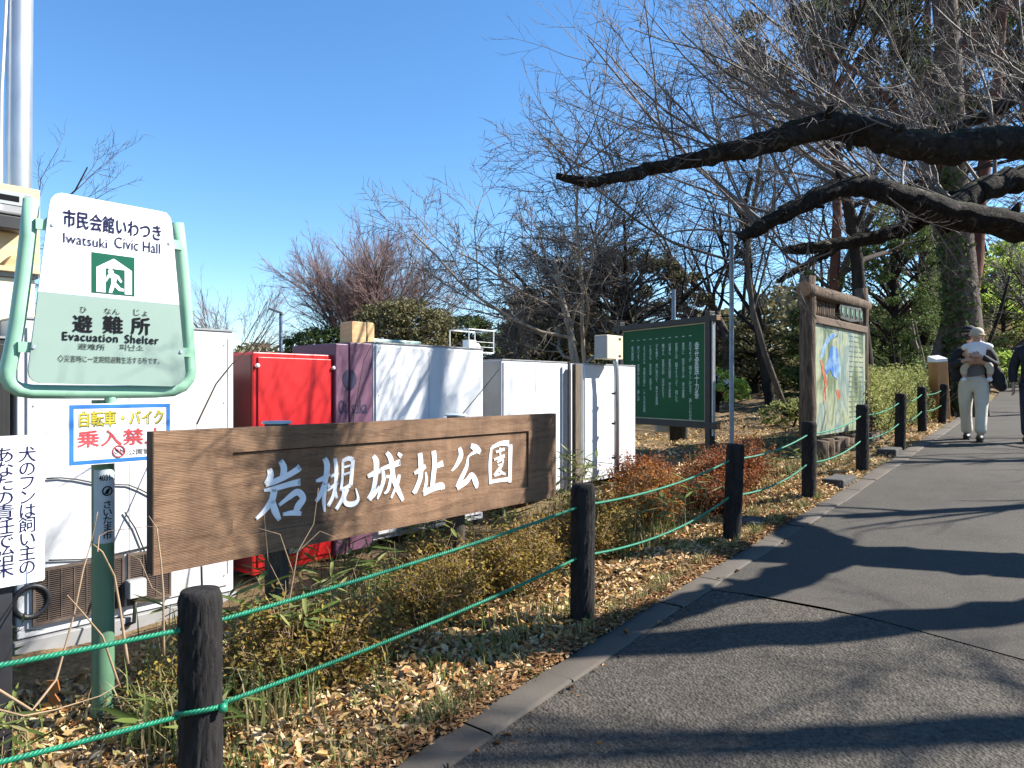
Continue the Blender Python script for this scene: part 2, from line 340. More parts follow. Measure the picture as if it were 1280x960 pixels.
for i, (a, b) in enumerate([(-11, 17.5)]):       # flush concrete kerb with its edges
    prof = [(-.03, -.1), (0, .008), (.02, .012), (.17, .012), (.185, .008), (.19, -.05)]; VV, QQ, off = [], [], 0
    for s0 in np.arange(a, b, .6):
        S, PI_ = np.meshgrid(np.array([s0 + .004, s0 + .2, s0 + .4, s0 + .596]), np.arange(6), indexing='ij')
        V = kv(S) + np.array([p[0] for p in prof])[PI_] + .004 * math.sin(s0 * 5.1); Z = Gs(S, V) + np.array([p[1] for p in prof])[PI_] + .003 * math.sin(s0 * 7.7)
        VV.append(np.stack([P0[0] + S * U[0] + V * W[0], P0[1] + S * U[1] + V * W[1], Z], -1).reshape(-1, 3)); idx = np.arange(24).reshape(4, 6) + off
        QQ.append(np.stack([idx[:-1, :-1], idx[:-1, 1:], idx[1:, 1:], idx[1:, :-1]], -1).reshape(-1, 4)[:, ::-1]); off += 24
    tag(link('kerb', np_mesh('kerb', np.concatenate(VV), np.concatenate(QQ)), CONC), kind='structure')

# ------------------------------------------------------------------ loose ground cover
RNG = np.random.default_rng(11)
def rot_basis(n, rng, tilt):
    yaw = rng.uniform(0, 2 * PI, n); a = np.stack([np.cos(yaw), np.sin(yaw), rng.normal(0, tilt, n)], -1); a /= np.linalg.norm(a, axis=1)[:, None]
    up = np.stack([rng.normal(0, tilt, n), rng.normal(0, tilt, n), np.ones(n)], -1); b = np.cross(up, a); b /= np.linalg.norm(b, axis=1)[:, None]
    return a, b, np.cross(a, b)
def leaf6(P, A, B, C, L, Wd, fold):
    """n lens-shaped leaves folded along the midrib: centre P, axes A (length) B (width) C (normal)"""
    L = L[:, None]; Wd = Wd[:, None]; f = fold[:, None]
    pts = [P - A * L * .5, P - A * L * .18 + B * Wd * .45 + C * f, P + A * L * .2 + B * Wd * .42 + C * f, P + A * L * .5 + C * f * .6,
           P + A * L * .2 - B * Wd * .42 + C * f, P - A * L * .18 - B * Wd * .45 + C * f]
    V = np.stack(pts, 1).reshape(-1, 3); i = np.arange(len(P))[:, None] * 6
    return V, np.concatenate([i + np.array([0, 1, 2, 3]), i + np.array([0, 3, 4, 5])])
def W2(s, v): return P0[0] + s * U[0] + v * W[0], P0[1] + s * U[1] + v * W[1]
def litter(n, s, v, size, mat, name, rng, tilt=.6, zoff=.010):
    x, y = W2(s, v); P = np.stack([x, y, GH(s, v) + zoff + abs(rng.normal(0, .010, n))], -1); A, B, C = rot_basis(n, rng, tilt)
    L = rng.uniform(*size, n); V, Fq = leaf6(P, A, B, C, L, L * rng.uniform(.3, .5, n), rng.normal(0, .2, n) * L)
    tag(link(name, np_mesh(name, V, Fq), mat), kind='stuff')
n = 36000; s = RNG.uniform(-1.6, 1, n) + RNG.uniform(0, 1, n) ** 1.25 * 8.2; v = kv(s) - .02 - abs(RNG.uniform(0, 1, n)) ** 1.2 * 2.0 + RNG.normal(0, .03, n)
litter(n, s, v, (.020, .070), LITTER, 'leaf_litter', RNG)
n = 9000; s = RNG.uniform(6, 20, n); v = kv(s) - RNG.uniform(0, 4.5, n); litter(n, s, v, (.04, .09), LITTER, 'leaf_litter', RNG)
n = 14000; s = RNG.uniform(-1.5, 5.5, n); v = kv(s) + RNG.choice([.0, .185], n, p=[.62, .38]) + RNG.normal(0, .055, n); litter(n, s, v, (.012, .05), NEEDLE, 'needle_litter', RNG, .1, .024)
def blades(n, s, v, h, wd, mat, name, rng, lean=.5):
    x, y = W2(s, v); P = np.stack([x, y, GH(s, v) - .01], -1); H = rng.uniform(*h, n)[:, None]; yaw = rng.uniform(0, 2 * PI, n)
    D = np.stack([np.cos(yaw), np.sin(yaw), np.zeros(n)], -1); B = np.stack([-np.sin(yaw), np.cos(yaw), np.zeros(n)], -1) * wd
    Z = np.array([0, 0, 1.]); ln = rng.uniform(.1, 1, n)[:, None] * lean
    rows = [(0, 0, 1), (.5, .18, .8), (.85, .55, .5), (1, 1, .08)]; pts = []
    for hz, dx, ww in rows:
        c = P + Z * H * hz * (1 - .25 * ln * hz) + D * H * ln * dx; pts += [c - B * ww, c + B * ww]
    V = np.stack(pts, 1).reshape(-1, 3); i = np.arange(n)[:, None] * 8
    return V, np.concatenate([i + np.array([2 * k, 2 * k + 1, 2 * k + 3, 2 * k + 2]) for k in range(3)])
def grass(n, s, v, h, wd, mat, rng, lean=.6):
    V, Fq = blades(n, s, v, h, wd, mat, 'grass', rng, lean); tag(link('grass', np_mesh('grass', V, Fq), mat), kind='stuff')
tc = RNG.uniform(-1.2, 6.5, 46); k = RNG.integers(0, 46, 2300); s = tc[k] + RNG.normal(0, .07, 2300); v = kv(s) - .02 - abs(RNG.normal(0, .05, 2300)) - (k % 5 == 0) * .25
grass(2300, s, v, (.03, .13), .0035, GRASSL, RNG, .9)
tc = np.stack([RNG.uniform(-1, 9, 90), RNG.uniform(-2.0, -.2, 90)], -1); k = RNG.integers(0, 90, 1700)
grass(1700, tc[k, 0] + RNG.normal(0, .08, 1700), tc[k, 1] + RNG.normal(0, .08, 1700), (.06, .26), .004, GRASSL, RNG, .8)
tc = np.stack([RNG.uniform(.1, 4.6, 60), RNG.uniform(-1.3, -.35, 60)], -1); k = RNG.integers(0, 60, 2400)
grass(2400, tc[k, 0] + RNG.normal(0, .06, 2400), tc[k, 1] + RNG.normal(0, .06, 2400), (.10, .34), .0045, GRASSL, RNG, .8)
tc = np.stack([RNG.uniform(-.8, 2.6, 30), RNG.uniform(-.25, .3, 30)], -1); k = RNG.integers(0, 30, 900)
grass(900, tc[k, 0] + RNG.normal(0, .04, 900), tc[k, 1] + RNG.normal(0, .04, 900), (.03, .11), .004, SASA, RNG, .9)
n = 5000; grass(n, RNG.uniform(30, 44, n), RNG.uniform(-6, 6, n), (.15, .45), .02, GRASSL, RNG)
n = 2500; grass(n, RNG.uniform(-2, 20, n), kv(RNG.uniform(-2, 20, n)) + PW + abs(RNG.normal(.0, .8, n)), (.05, .2), .006, GRASSL, RNG)
rg = np.random.default_rng(5)
n = 1500; s = rg.uniform(-1.4, 8, n); v = kv(s) + abs(rg.normal(0, .045, n)); litter(n, s, v, (.014, .045), LITTER, 'leaf_litter', rg, .2, .016)
n = 520; s = rg.uniform(-1, 9, n); v = kv(s) + .25 + rg.uniform(0, 1, n) ** 2 * 3; litter(n, s, v, (.012, .05), LITTER, 'leaf_litter', rg, .1, .010)

# ------------------------------------------------------------------ fence of posts and ropes
def noise_post(h, r, k, m, seed):
    rr = random.Random(seed); ph = [rr.uniform(0, 6.28) for _ in range(60)]; mb = MB(); vs = []; fs = []
    cells = [(rr.uniform(0, 2 * PI), rr.uniform(-.2, h), rr.uniform(.02, .05), rr.uniform(.10, .17)) for _ in range(70)]
    for i in range(m + 1):
        z = -.2 + (h + .2) * i / m
        for j in range(k):
            q = 2 * PI * j / k
            d = .007 * (abs(math.sin(9 * q + 1.8 * math.sin(z * 13 + ph[0]) + 1.1 * math.sin(z * 37 + 3 * q) + ph[1])) - .5) + .0045 * abs(math.sin(17 * q + 2.5 * math.sin(z * 21 + ph[2]) + 3 * z))
            if z > h - .03: d *= (h - z) / .03
            rad = r + d - (.004 if i == m else 0)
            vs.append((rad * math.cos(q), rad * math.sin(q), z))
    for i in range(m):
        for j in range(k): fs.append((i * k + j, i * k + (j + 1) % k, (i + 1) * k + (j + 1) % k, (i + 1) * k + j))
    n0 = m * k; vs += [((r - .012) * math.cos(2 * PI * j / k), (r - .012) * math.sin(2 * PI * j / k), h + .002) for j in range(k)]; n1 = n0 + k
    for j in range(k): fs.append((n0 + j, n0 + (j + 1) % k, n1 + (j + 1) % k, n1 + j))
    fs.append(tuple(n1 + j for j in range(k))); mb.add(vs, fs); return mb
PDAT = [(-1.08, 2.5, .80), (.414, 4.24, .80), (1.80, 5.9, .80), (3.03, 7.35, .80), (4.22, 8.67, .80), (5.55, 10.3, .80), (7.18, 12.6, .80), (8.6, 14.4, .80), (10.4, 17.0, .78)]
PLAB = ['nearest black bark-textured fence post, rope looped round it, cut off by the bottom edge',
        'black bark-textured fence post just beyond the right end of the wooden name board',
        'black fence post with the thin bare steel pole rising right behind it',
        'black fence post in front of the left log leg of the map board',
        'black fence post in front of the right half of the map board base',
        'black fence post just right of the map board, the nearest one against the hedge',
        'black fence post against the middle of the hedge, second beyond the map board',
        'black fence post against the hedge, just before the brown marker post',
        'farthest black fence post, right behind the brown marker post']
PROTO = noise_post(.8, .066, 56, 60, 3).build('fence_post', FENCEB, None, True)
PTOP = []
for i, (x, y, h) in enumerate(PDAT):
    o = PROTO if i == 0 else PROTO.copy()
    if i: COL.objects.link(o)
    z = G(x, y); o.location = (x, y, z); o.rotation_euler = (R([0, .3, 1, .4, -.6, .5, -1.6, -2.2, -1.5][i]), R([-.2, .3, -2.0, -1.6, -.5, .8, -1.5, -2.4, -2.2][i]), i * 1.3)
    tag(o, PLAB[i], 'post', 'black rope fence posts along the path'); PTOP.append(Vector((x, y, z + h)))
def rope_path(drop, sags, ext, step):
    pts = []; A = [Vector(ext)] + [p - Vector((0, 0, drop)) for p in PTOP]
    for i in range(len(A) - 1):
        a, b = A[i], A[i + 1]; L = (b - a).length; n = max(3, int(L / step))
        for j in range(n):
            t = j / n; p = a.lerp(b, t); p.z -= 4 * sags[i] * t * (1 - t); pts.append(p)
    return pts + [A[-1]]
def twist(mb, pts, r, turns, k=5):
    d = 0; P = [[], [], []]
    for i, p in enumerate(pts):
        if i: d += (p - pts[i - 1]).length
        t = (pts[min(i + 1, len(pts) - 1)] - pts[max(i - 1, 0)]).normalized(); e1 = t.cross(Vector((0, 0, 1))).normalized(); e2 = e1.cross(t)
        for q in range(3):
            a = d * turns * 2 * PI + q * 2 * PI / 3; P[q].append(p + (e1 * math.cos(a) + e2 * math.sin(a)) * r * .55)
    for q in range(3): mb.tube(P[q], r * .56, k)
def rope(drop, sags, ext, label, loop):
    fine = rope_path(drop, sags, ext, .0055); far = rope_path(drop, sags, ext, .1)
    cut = [i for i, p in enumerate(fine) if SV(p.x, p.y)[0] < 6.4]; mb = MB(); twist(mb, fine[:len(cut)], .0084, 26)
    mb.tube([p for p in far if SV(p.x, p.y)[0] >= 6.3], .0085, 6)
    if loop:
        c = PTOP[0]; lp = []
        for j in range(200):
            a = R(-35) - 2 * PI * j / 199; lp.append(Vector((c.x + .079 * math.cos(a), c.y + .079 * math.sin(a), c.z - drop + .022 - .03 * (1 - math.cos(2 * PI * j / 199)) * .5 - .012 * math.sin(a))))
        twist(mb, lp, .0085, 24); mb.ball((c.x + .088, c.y - .03, c.z - drop + .022), .017, 10)
    tag(mb.build('rope', ROPEG, None, True), label, 'rope', 'green ropes threaded through the fence posts')
e = F(-2.25, 0)
rope(.125, [.03, .02, .05, .05, .05, .05, .05, .04, .05], (e[0], e[1], .90), 'green twisted rope, the upper one, threaded near the tops of the black posts', False)
rope(.42, [.02, .03, .08, .07, .06, .05, .05, .04, .05], (e[0], e[1], .65), 'green twisted rope, the lower one, knotted round the nearest black post', True)
# ------------------------------------------------------------------ lettering
def glyphs(text, bold=0.0, spacing=1.0, line=1.0, align='CENTER'):
    c = bpy.data.curves.new('glyphs', 'FONT'); c.body = text; c.align_x = align; c.offset = bold; c.space_character = spacing; c.space_line = line; c.resolution_u = 3
    o = bpy.data.objects.new('glyphs', c); COL.objects.link(o); dg = bpy.context.evaluated_depsgraph_get()
    me = bpy.data.meshes.new_from_object(o.evaluated_get(dg)); bpy.data.objects.remove(o); bpy.data.curves.remove(c); return me
def lettering(name, text, x0, x1, z0, z1, y, mat, parent, bold=0.0, spacing=1.0, line=1.0, label=None, slant=0.0, fat=0.0):
    """flat painted letters filling the box x0..x1, z0..z1 on the plane y of the parent, facing -y"""
    me = glyphs(text, bold, spacing, line); n = len(me.vertices); co = np.empty(n * 3, np.float32); me.vertices.foreach_get('co', co); co = co.reshape(-1, 3)
    lo, hi = co.min(0), co.max(0); s = (co - lo) / np.maximum(hi - lo, 1e-6)
    X = x0 + s[:, 0] * (x1 - x0) + slant * (s[:, 1] - .5); Z = z0 + s[:, 1] * (z1 - z0)
    if fat:       # heavier strokes: the same outlines laid a hair apart
        m_ = len(me.polygons); V0 = np.stack([X, np.full(n, y), Z], -1); FS = [tuple(p.vertices) for p in me.polygons]; vs, fs = [], []
        for i_, (dx, dz) in enumerate(((0, 0), (fat, 0), (-fat, 0), (0, fat), (0, -fat))):
            vs += (V0 + np.array([dx, -.00012 * i_, dz])).tolist(); fs += [tuple(a + n * i_ for a in f) for f in FS]
        bpy.data.meshes.remove(me); me = bpy.data.meshes.new('glyphs'); me.from_pydata(vs, [], fs); me.update()
    else:
        me.vertices.foreach_set('co', np.stack([X, np.full(n, y), Z], -1).astype(np.float32).ravel()); me.materials.clear(); me.update()
    o = link(name, me, mat, parent)
    if label: o['label'] = label
    return o
def rbox(x0, x1, z0, z1, r, n=5):
    out = []
    for cx, cz, a0 in ((x1 - r, z1 - r, 0), (x0 + r, z1 - r, 90), (x0 + r, z0 + r, 180), (x1 - r, z0 + r, 270)):
        for i in range(n + 1): a = R(a0 + 90 * i / n); out.append((cx + r * math.cos(a), cz + r * math.sin(a)))
    return out
class Plane:
    """a thing whose local x runs along the fence and local -y faces the path; columns of the photo give places on its front plane"""
    def __init__(s, v, px, name, label, cat, group=None):
        s.v = v; s.s0, d = PLN(px, v); x, y = F(s.s0, v); s.z0 = G(x, y); s.o = thing(name, label, cat, (x, y, s.z0), ROT, group)
    def x(s, px): return PLN(px, s.v)[0] - s.s0
    def p(s, px, py): a, d = PLN(px, s.v); return (a - s.s0, ZH(py, d) - s.z0)
    def box(s, px0, px1, py0, py1):
        m = (px0 + px1) / 2; d = PLN(m, s.v)[1]; return s.x(px0), s.x(px1), ZH(py1, d) - s.z0, ZH(py0, d) - s.z0
    def text(s, t, px0, px1, py0, py1, mat, y=-.003, **k): return lettering('lettering', t, *s.box(px0, px1, py0, py1), y, mat, k.pop('parent', s.o), **k)

# ------------------------------------------------------------------ carved wooden name board
nb = Plane(-.86, 440, 'name_board', 'long brown wooden park name board with carved white characters, above the shrubs by the fence', 'sign')
xl, xr = nb.x(192), nb.x(695); zb, zt = .662 - nb.z0, 1.304 - nb.z0
gx0, gx1, gz0, gz1 = nb.x(291), nb.x(661), .772 - nb.z0, 1.184 - nb.z0
mb = MB(); mb.box(xl, xr, .014, .062, zb, zt)
mb.box(xl, xr, 0, .0139, gz1, zt); mb.box(xl, xr, 0, .0139, zb, gz0); mb.box(xl, gx0, 0, .0139, gz0, gz1); mb.box(gx1, xr, 0, .0139, gz0, gz1)
board = mb.build('board', BOARDW, nb.o)
mb = MB(); mb.box(xl - .004, xl - .0005, .001, .061, zb + .001, zt - .001); mb.build('end_grain', BOARDEND, board)
mb = MB(); mb.box(gx0, gx1 - .004, .0128, .0138, gz1 - .006, gz1 - .0005); mb.box(gx1 - .006, gx1 - .0005, .0128, .0138, gz0, gz1 - .001); mb.build('edge_shadow', SHADOW_DETAIL, board)  # dark strips paint the shadow along the recess's top and right edges
for px in (364, 588):
    x = nb.x(px); m2 = MB(); m2.cyl(x, .135, -.3, zt + .006, .062, 14); po = m2.build('post', POSTW, nb.o, True, auto=True)
    m2 = MB(); m2.lathe([(.078, zt + .0065), (.078, zt + .016), (.070, zt + .020)], 14, (x, .135, 0)); m2.build('cap', PALELABEL, po, auto=True)
STR = {}
A_ = lambda pts: [(310 + x / 7.111, 540 + y / 7.111, w_ / 7.111) for x, y, w_ in pts]
B_ = lambda pts: [(470 + x / 6.737, 535 + y / 6.737, w_ / 6.737) for x, y, w_ in pts]
CH = [
 [A_(t) for t in ([(300, 255, 46), (330, 320, 62), (322, 405, 62)], [(200, 330, 44), (212, 390, 62), (178, 470, 60)], [(165, 478, 26), (250, 440, 52), (345, 398, 50), (440, 342, 56), (475, 312, 60)],
   [(150, 522, 22), (255, 502, 44), (380, 466, 50), (478, 446, 62)], [(245, 510, 62), (222, 610, 62), (155, 705, 46), (82, 775, 26)], [(228, 615, 46), (250, 700, 66), (292, 785, 36)],
   [(285, 655, 26), (365, 590, 44), (450, 535, 58), (500, 592, 60), (455, 665, 66), (435, 720, 50)], [(318, 735, 26), (400, 722, 44), (485, 728, 36)])],
 [A_(t) for t in ([(688, 232, 42), (714, 300, 58), (698, 440, 46), (684, 600, 38), (692, 712, 18)], [(612, 438, 20), (670, 418, 42), (738, 372, 28)], [(690, 455, 36), (650, 560, 42), (615, 622, 26)], [(718, 455, 24), (735, 500, 30)],
   [(785, 232, 34), (796, 330, 40), (792, 450, 36), (768, 570, 36), (722, 662, 34)], [(745, 402, 20), (815, 358, 38)], [(715, 525, 20), (812, 448, 34)], [(785, 520, 28), (800, 592, 26)],
   [(854, 255, 26), (850, 400, 26), (836, 525, 30)], [(848, 262, 26), (905, 236, 40), (945, 250, 44)], [(944, 246, 36), (932, 370, 40), (922, 478, 40)], [(860, 316, 18), (925, 298, 18)], [(858, 382, 18), (925, 358, 18)], [(838, 520, 28), (922, 474, 32)],
   [(868, 505, 40), (850, 590, 38), (792, 690, 34)], [(895, 505, 34), (866, 590, 34), (886, 638, 44), (945, 642, 46), (988, 600, 30), (966, 500, 10)])],
 [A_(t) for t in ([(1072, 398, 28), (1130, 370, 46), (1188, 345, 34)], [(1124, 212, 34), (1152, 270, 58), (1146, 400, 52), (1124, 520, 48), (1088, 602, 58)], [(1085, 600, 40), (1140, 545, 40), (1180, 480, 18)])] +
 [B_(t) for t in ([(48, 348, 18), (120, 325, 40), (215, 290, 52)], [(66, 345, 28), (74, 430, 40), (52, 515, 36), (22, 602, 16)], [(95, 412, 24), (132, 420, 26), (112, 520, 30), (80, 555, 14)],
   [(98, 205, 34), (135, 265, 50), (152, 400, 48), (188, 505, 50), (238, 612, 30)], [(205, 392, 30), (190, 470, 32), (136, 592, 18)], [(192, 212, 24), (224, 242, 40)])],
 [B_(t) for t in ([(378, 212, 48), (386, 290, 52), (382, 420, 46), (334, 545, 44)], [(332, 384, 22), (380, 356, 42), (428, 322, 30)], [(322, 520, 46), (345, 545, 36)],
   [(494, 192, 50), (502, 300, 50), (490, 420, 50), (482, 510, 46)], [(505, 330, 32), (575, 298, 48)], [(428, 372, 16), (436, 440, 30), (420, 530, 34)], [(406, 556, 44), (478, 516, 50), (560, 488, 56), (574, 520, 40)])],
 [B_(t) for t in ([(712, 166, 36), (726, 230, 52), (690, 310, 36), (646, 364, 10)], [(808, 148, 36), (855, 175, 62), (890, 208, 36)], [(850, 200, 30), (788, 244, 16), (772, 330, 38), (728, 425, 46), (692, 505, 46)], [(692, 505, 44), (770, 452, 46), (816, 398, 44), (850, 458, 58), (858, 510, 24)])],
 [B_(t) for t in ([(982, 162, 22), (970, 300, 36), (972, 476, 26)], [(985, 166, 24), (1060, 132, 36), (1130, 130, 50)], [(1142, 138, 46), (1138, 300, 48), (1136, 462, 36)], [(975, 456, 28), (1060, 440, 30), (1140, 430, 36)],
   [(1018, 204, 16), (1092, 178, 24)], [(1052, 166, 18), (1056, 236, 18)], [(1002, 268, 16), (1092, 236, 26)], [(1030, 290, 14), (1078, 266, 20), (1072, 304, 14), (1034, 312, 12)], [(1078, 300, 20), (1050, 344, 30), (1004, 402, 22)], [(1050, 330, 18), (1062, 370, 26), (1102, 392, 18)], [(1008, 404, 14), (1064, 386, 16)])]]
def stroke(mb, pts, depth):
    P = []
    for i in range(len(pts) - 1):           # smooth the centre line
        p0 = pts[max(i - 1, 0)]; p1 = pts[i]; p2 = pts[i + 1]; p3 = pts[min(i + 2, len(pts) - 1)]
        for j in range(6):
            t = j / 6; P.append(tuple(.5 * (2 * b + (c - a) * t + (2 * a - 5 * b + 4 * c - d) * t * t + (3 * b - a - 3 * c + d) * t ** 3) for a, b, c, d in zip(p0, p1, p2, p3)))
    P.append(tuple(pts[-1])); Lft, Rgt = [], []
    for i, (x, z, w_) in enumerate(P):
        a, b = P[max(i - 1, 0)], P[min(i + 1, len(P) - 1)]; dx, dz = b[0] - a[0], b[1] - a[1]; l = math.hypot(dx, dz) or 1; nx, nz = -dz / l, dx / l
        Lft.append((x + nx * w_ / 2, z + nz * w_ / 2)); Rgt.append((x - nx * w_ / 2, z - nz * w_ / 2))
    def cap(a, b, q):                        # rounded end
        mx, mz = (a[0] + b[0]) / 2, (a[1] + b[1]) / 2; hx, hz = a[0] - mx, a[1] - mz
        return [(mx + hx * math.cos(t) + q * hz * math.sin(t), mz + hz * math.cos(t) - q * hx * math.sin(t)) for t in (R(45), R(90), R(135))]
    n = len(P); vs = []; fs = []
    for y in (.014 - depth, .0145): vs += [(a[0], y, a[1]) for a in Lft] + [(a[0], y, a[1]) for a in Rgt]
    for i in range(n - 1):
        fs += [(i, i + 1, n + i + 1, n + i), (i, 2 * n + i, 2 * n + i + 1, i + 1), (n + i, n + i + 1, 3 * n + i + 1, 3 * n + i)]
    mb.add(vs, fs)
    for e, q in ((0, 1), (n - 1, -1)):
        arc = [Lft[e]] + cap(Lft[e], Rgt[e], q) + [Rgt[e]]; m = len(arc)
        vs = [(a[0], .014 - depth, a[1]) for a in arc] + [(a[0], .0145, a[1]) for a in arc]
        mb.add(vs, [tuple(range(m))] + [(i, i + 1, m + i + 1, m + i) for i in range(m - 1)])
kk = 0
for ch in CH:
    mb = MB()
    for st in ch:
        loc = []
        for px, py, w_ in st:
            a, d = PLN(px, nb.v); loc.append((a - nb.s0, ZH(py, d) - nb.z0, w_ / FPX * d * 1.02))
        kk += 1; stroke(mb, loc, .0030 + .00022 * (kk % 13))
    mb.build('character', CARVEW, board)

# ------------------------------------------------------------------ evacuation shelter sign on its green pole
ev = Plane(-1.05, 140, 'shelter_sign', 'white and pale green evacuation shelter sign in a mint tube frame on a green pole', 'sign')
pole = MB(); px_ = ev.x(140); ztop = ev.p(140, 492)[1]
pole.cyl(px_, .10, -.3, ztop - .03, .047, 20); pole = pole.build('pole', GREENPOLE, ev.o, auto=True)
bpts = [(70, 247), (80, 241), (200, 265), (211, 268), (216, 281), (232, 466), (229, 478), (219, 483), (50, 479), (38, 474), (35, 462), (62, 256)]
def panel(pl, pts, y0, y1, name, mat, parent, bevel=0):
    m = MB(); m.prism([pl.p(*q) for q in pts], y0, y1); return m.build(name, mat, parent, bevel=bevel)
up = [(62, 256), (64, 248), (69, 243), (77, 241), (200, 264), (208, 266), (213, 272), (215, 280), (224, 381), (48, 364)]
lo_ = [(48, 364.6), (224, 381.6), (232, 466), (230, 475), (224, 480), (215, 483), (50, 479), (42, 476), (37, 471), (35.5, 462)]
plate = panel(ev, up, .0, .012, 'plate', SIGNW, ev.o); plate2 = panel(ev, lo_, .0, .012, 'lower_plate', SIGNG, ev.o)
fr = MB(); fp = [(45, 247), (40, 295), (34, 350), (27, 402), (20, 440), (15, 462), (15, 472), (19, 481), (29, 487), (45, 489.5), (90, 490), (145, 490), (200, 489.5), (222, 488), (235, 482), (242, 473), (244, 463), (243, 448), (240, 400), (236, 350), (232, 310), (228, 277)]
fr.tube([(ev.p(*q)[0], .055, ev.p(*q)[1]) for q in fp], .031, 14); frame = fr.build('frame', MINT, ev.o, True)
m = MB(); x, z = ev.p(145, 489); m.cyl(x, .06, z - .10, z - .01, .026, 12); m.build('stub', MINT, frame, auto=True)
for q in ((66, 281), (212, 304), (42, 434), (226, 440)):
    x, z = ev.p(*q); m = MB(); m.tube([(x, .002, z), (x, -.006, z)], [.011, .007], 10); m.build('bolt', STEEL, ev.o, auto=True)
for a, b in (((62, 281), (46, 279)), ((214, 304), (230, 303)), ((40, 434), (24, 434)), ((228, 440), (240, 440))):
    (x0, z0), (x1, z1) = ev.p(*a), ev.p(*b); m = MB(); m.box(min(x0, x1), max(x0, x1), .0125, .03, z0 - .022, z0 + .022); m.build('bracket', MINT, frame)
ev.text('市民会館いわつき', 79, 201, 271, 292, NAVY, fat=.001)
ev.text('Iwatsuki', 79, 134, 294.5, 307, NAVY); ev.text('Civic Hall', 143, 200, 300, 313.5, NAVY)
for t_, a_, b_, c_ in (('避', 91, 115, 394), ('難', 129, 153, 395.5), ('所', 164, 187, 397)): ev.text(t_, a_, b_, c_, c_ + 21, INK, fat=.002)
ev.text('ひ', 100, 108, 383.5, 391, INK); ev.text('なん', 130, 149, 385.5, 393, INK); ev.text('じょ', 167, 184, 387, 395, INK)
ev.text('Evacuation', 78, 147, 416.5, 426.5, INK, fat=.0009, spacing=1.1); ev.text('Shelter', 156, 198, 419.5, 429.5, INK, fat=.0009, spacing=1.1)
ev.text('避难所', 97, 131, 429.5, 437.5, INK); ev.text('피난소', 149, 179, 430.5, 438.5, INK)
ev.text('◇災害時に一定期間避難生活する所です。', 72, 199, 445.5, 454, INK)
sx0, sx1, sz0, sz1 = ev.box(114.5, 168, 318.5, 368)
m = MB(); m.prism([(sx0, sz0), (sx1, sz0), (sx1, sz1), (sx0, sz1)], -.0022, .0005); sym = m.build('symbol', SYMG, plate)
q = lambda a, b: (sx0 + (sx1 - sx0) * a, sz0 + (sz1 - sz0) * (1 - b))
m = MB(); m.prism([q(*p) for p in ((.10, .97), (.10, .36), (.5, .10), (.93, .36), (.93, .97), (.76, .97), (.76, .36), (.31, .36), (.31, .97))], -.0036, -.0021); m.build('house_outline', SIGNW, sym)
m = MB()
for k_, pl in enumerate((((.36, .52), (.48, .46), (.62, .52), (.70, .66), (.66, .69), (.57, .58), (.55, .70), (.66, .82), (.74, .84), (.74, .90), (.62, .90), (.52, .80), (.46, .97), (.38, .97), (.44, .74), (.44, .58), (.38, .60), (.33, .70), (.30, .66)),)):
    m.prism([q(*p) for p in pl], -.0037, -.0021)
c = q(.43, .44); m.prism([(c[0] + .012 * math.cos(t), c[1] + .012 * math.sin(t)) for t in np.linspace(0, 2 * PI, 13)[:-1]], -.0037, -.0021)
m.build('running_figure', SIGNW, sym)
# pole label
m = MB(); x0, x1 = px_ - .036, px_ + .036; za, zb_ = ev.p(140, 681)[1] - .0, ev.p(140, 588)[1]
def wrap(xc, z0, z1, r, a0, a1, yc=.10, n=10):
    mb = MB(); vs = []; fs = []
    for i in range(n + 1):
        a = R(a0 + (a1 - a0) * i / n); vs += [(xc + r * math.sin(a), yc - r * math.cos(a), z0), (xc + r * math.sin(a), yc - r * math.cos(a), z1)]
    for i in range(n): fs.append((2 * i, 2 * i + 1, 2 * i + 3, 2 * i + 2))
    return mb.add(vs, fs)
wrap(px_, za, zb_, .0478, -72, 72).build('label', PALELABEL, pole, True)
lettering('lettering', 'さ\nい\nた\nま\n市', px_ - .020, px_ + .020, ev.p(140, 676)[1], ev.p(140, 627)[1], .0505, INK, pole, bold=.012, line=.85)
lettering('lettering', '4031-1', px_ - .036, px_ + .034, ev.p(140, 602)[1], ev.p(140, 594)[1], .0515, INK, pole, bold=.012)
m = MB(); zc = ev.p(140, 615)[1]; ring = [(px_ + .020 * math.cos(t), .050, zc + .020 * math.sin(t)) for t in np.linspace(R(40), R(400), 26)]
m.tube(ring, [.003] * 26, 5); m.prism([(px_ - .012, zc - .012), (px_ + .002, zc - .014), (px_ + .014, zc + .016), (px_ - .004, zc + .006)], .049, .0505); m.build('emblem', INK, pole)
# bicycle notice hanging on the same pole
bk = Plane(-1.05, 152, 'cycling_ban_notice', 'white notice with a blue border, yellow and red writing, fixed to the green pole', 'notice')
p0_, p1_ = bk.p(90, 507), bk.p(216, 507); zt_, zb2 = bk.p(150, 505.5)[1], bk.p(150, 578)[1]; x0, x1 = p0_[0], p1_[0]
m = MB(); m.box(x0 - .004, x1 + .004, .030, .038, zb2 - .004, zt_ + .004); pb = m.build('backing', SIGNW, bk.o)
m = MB()
for a in ((x0, x1, zt_ - .017, zt_), (x0, x1, zb2, zb2 + .017), (x0, x0 + .017, zb2 + .0171, zt_ - .0171), (x1 - .017, x1, zb2 + .0171, zt_ - .0171)): m.box(a[0], a[1], .0285, .0302, a[2], a[3])
m.build('border', SKYBLUE, bk.o)
bk.text('自転車・バイク', 102, 207, 513, 532, YELLOW, y=.0284, fat=.0012); bk.text('自転車・バイク', 102.7, 207.7, 513.6, 532.6, INK, y=.0296, fat=.0022)
bk.text('乗入禁止', 100, 208, 537, 557, PINK, y=.0286, fat=.002)
bk.text('公園管理', 164, 200, 561, 568, INK, y=.0286, bold=.0)
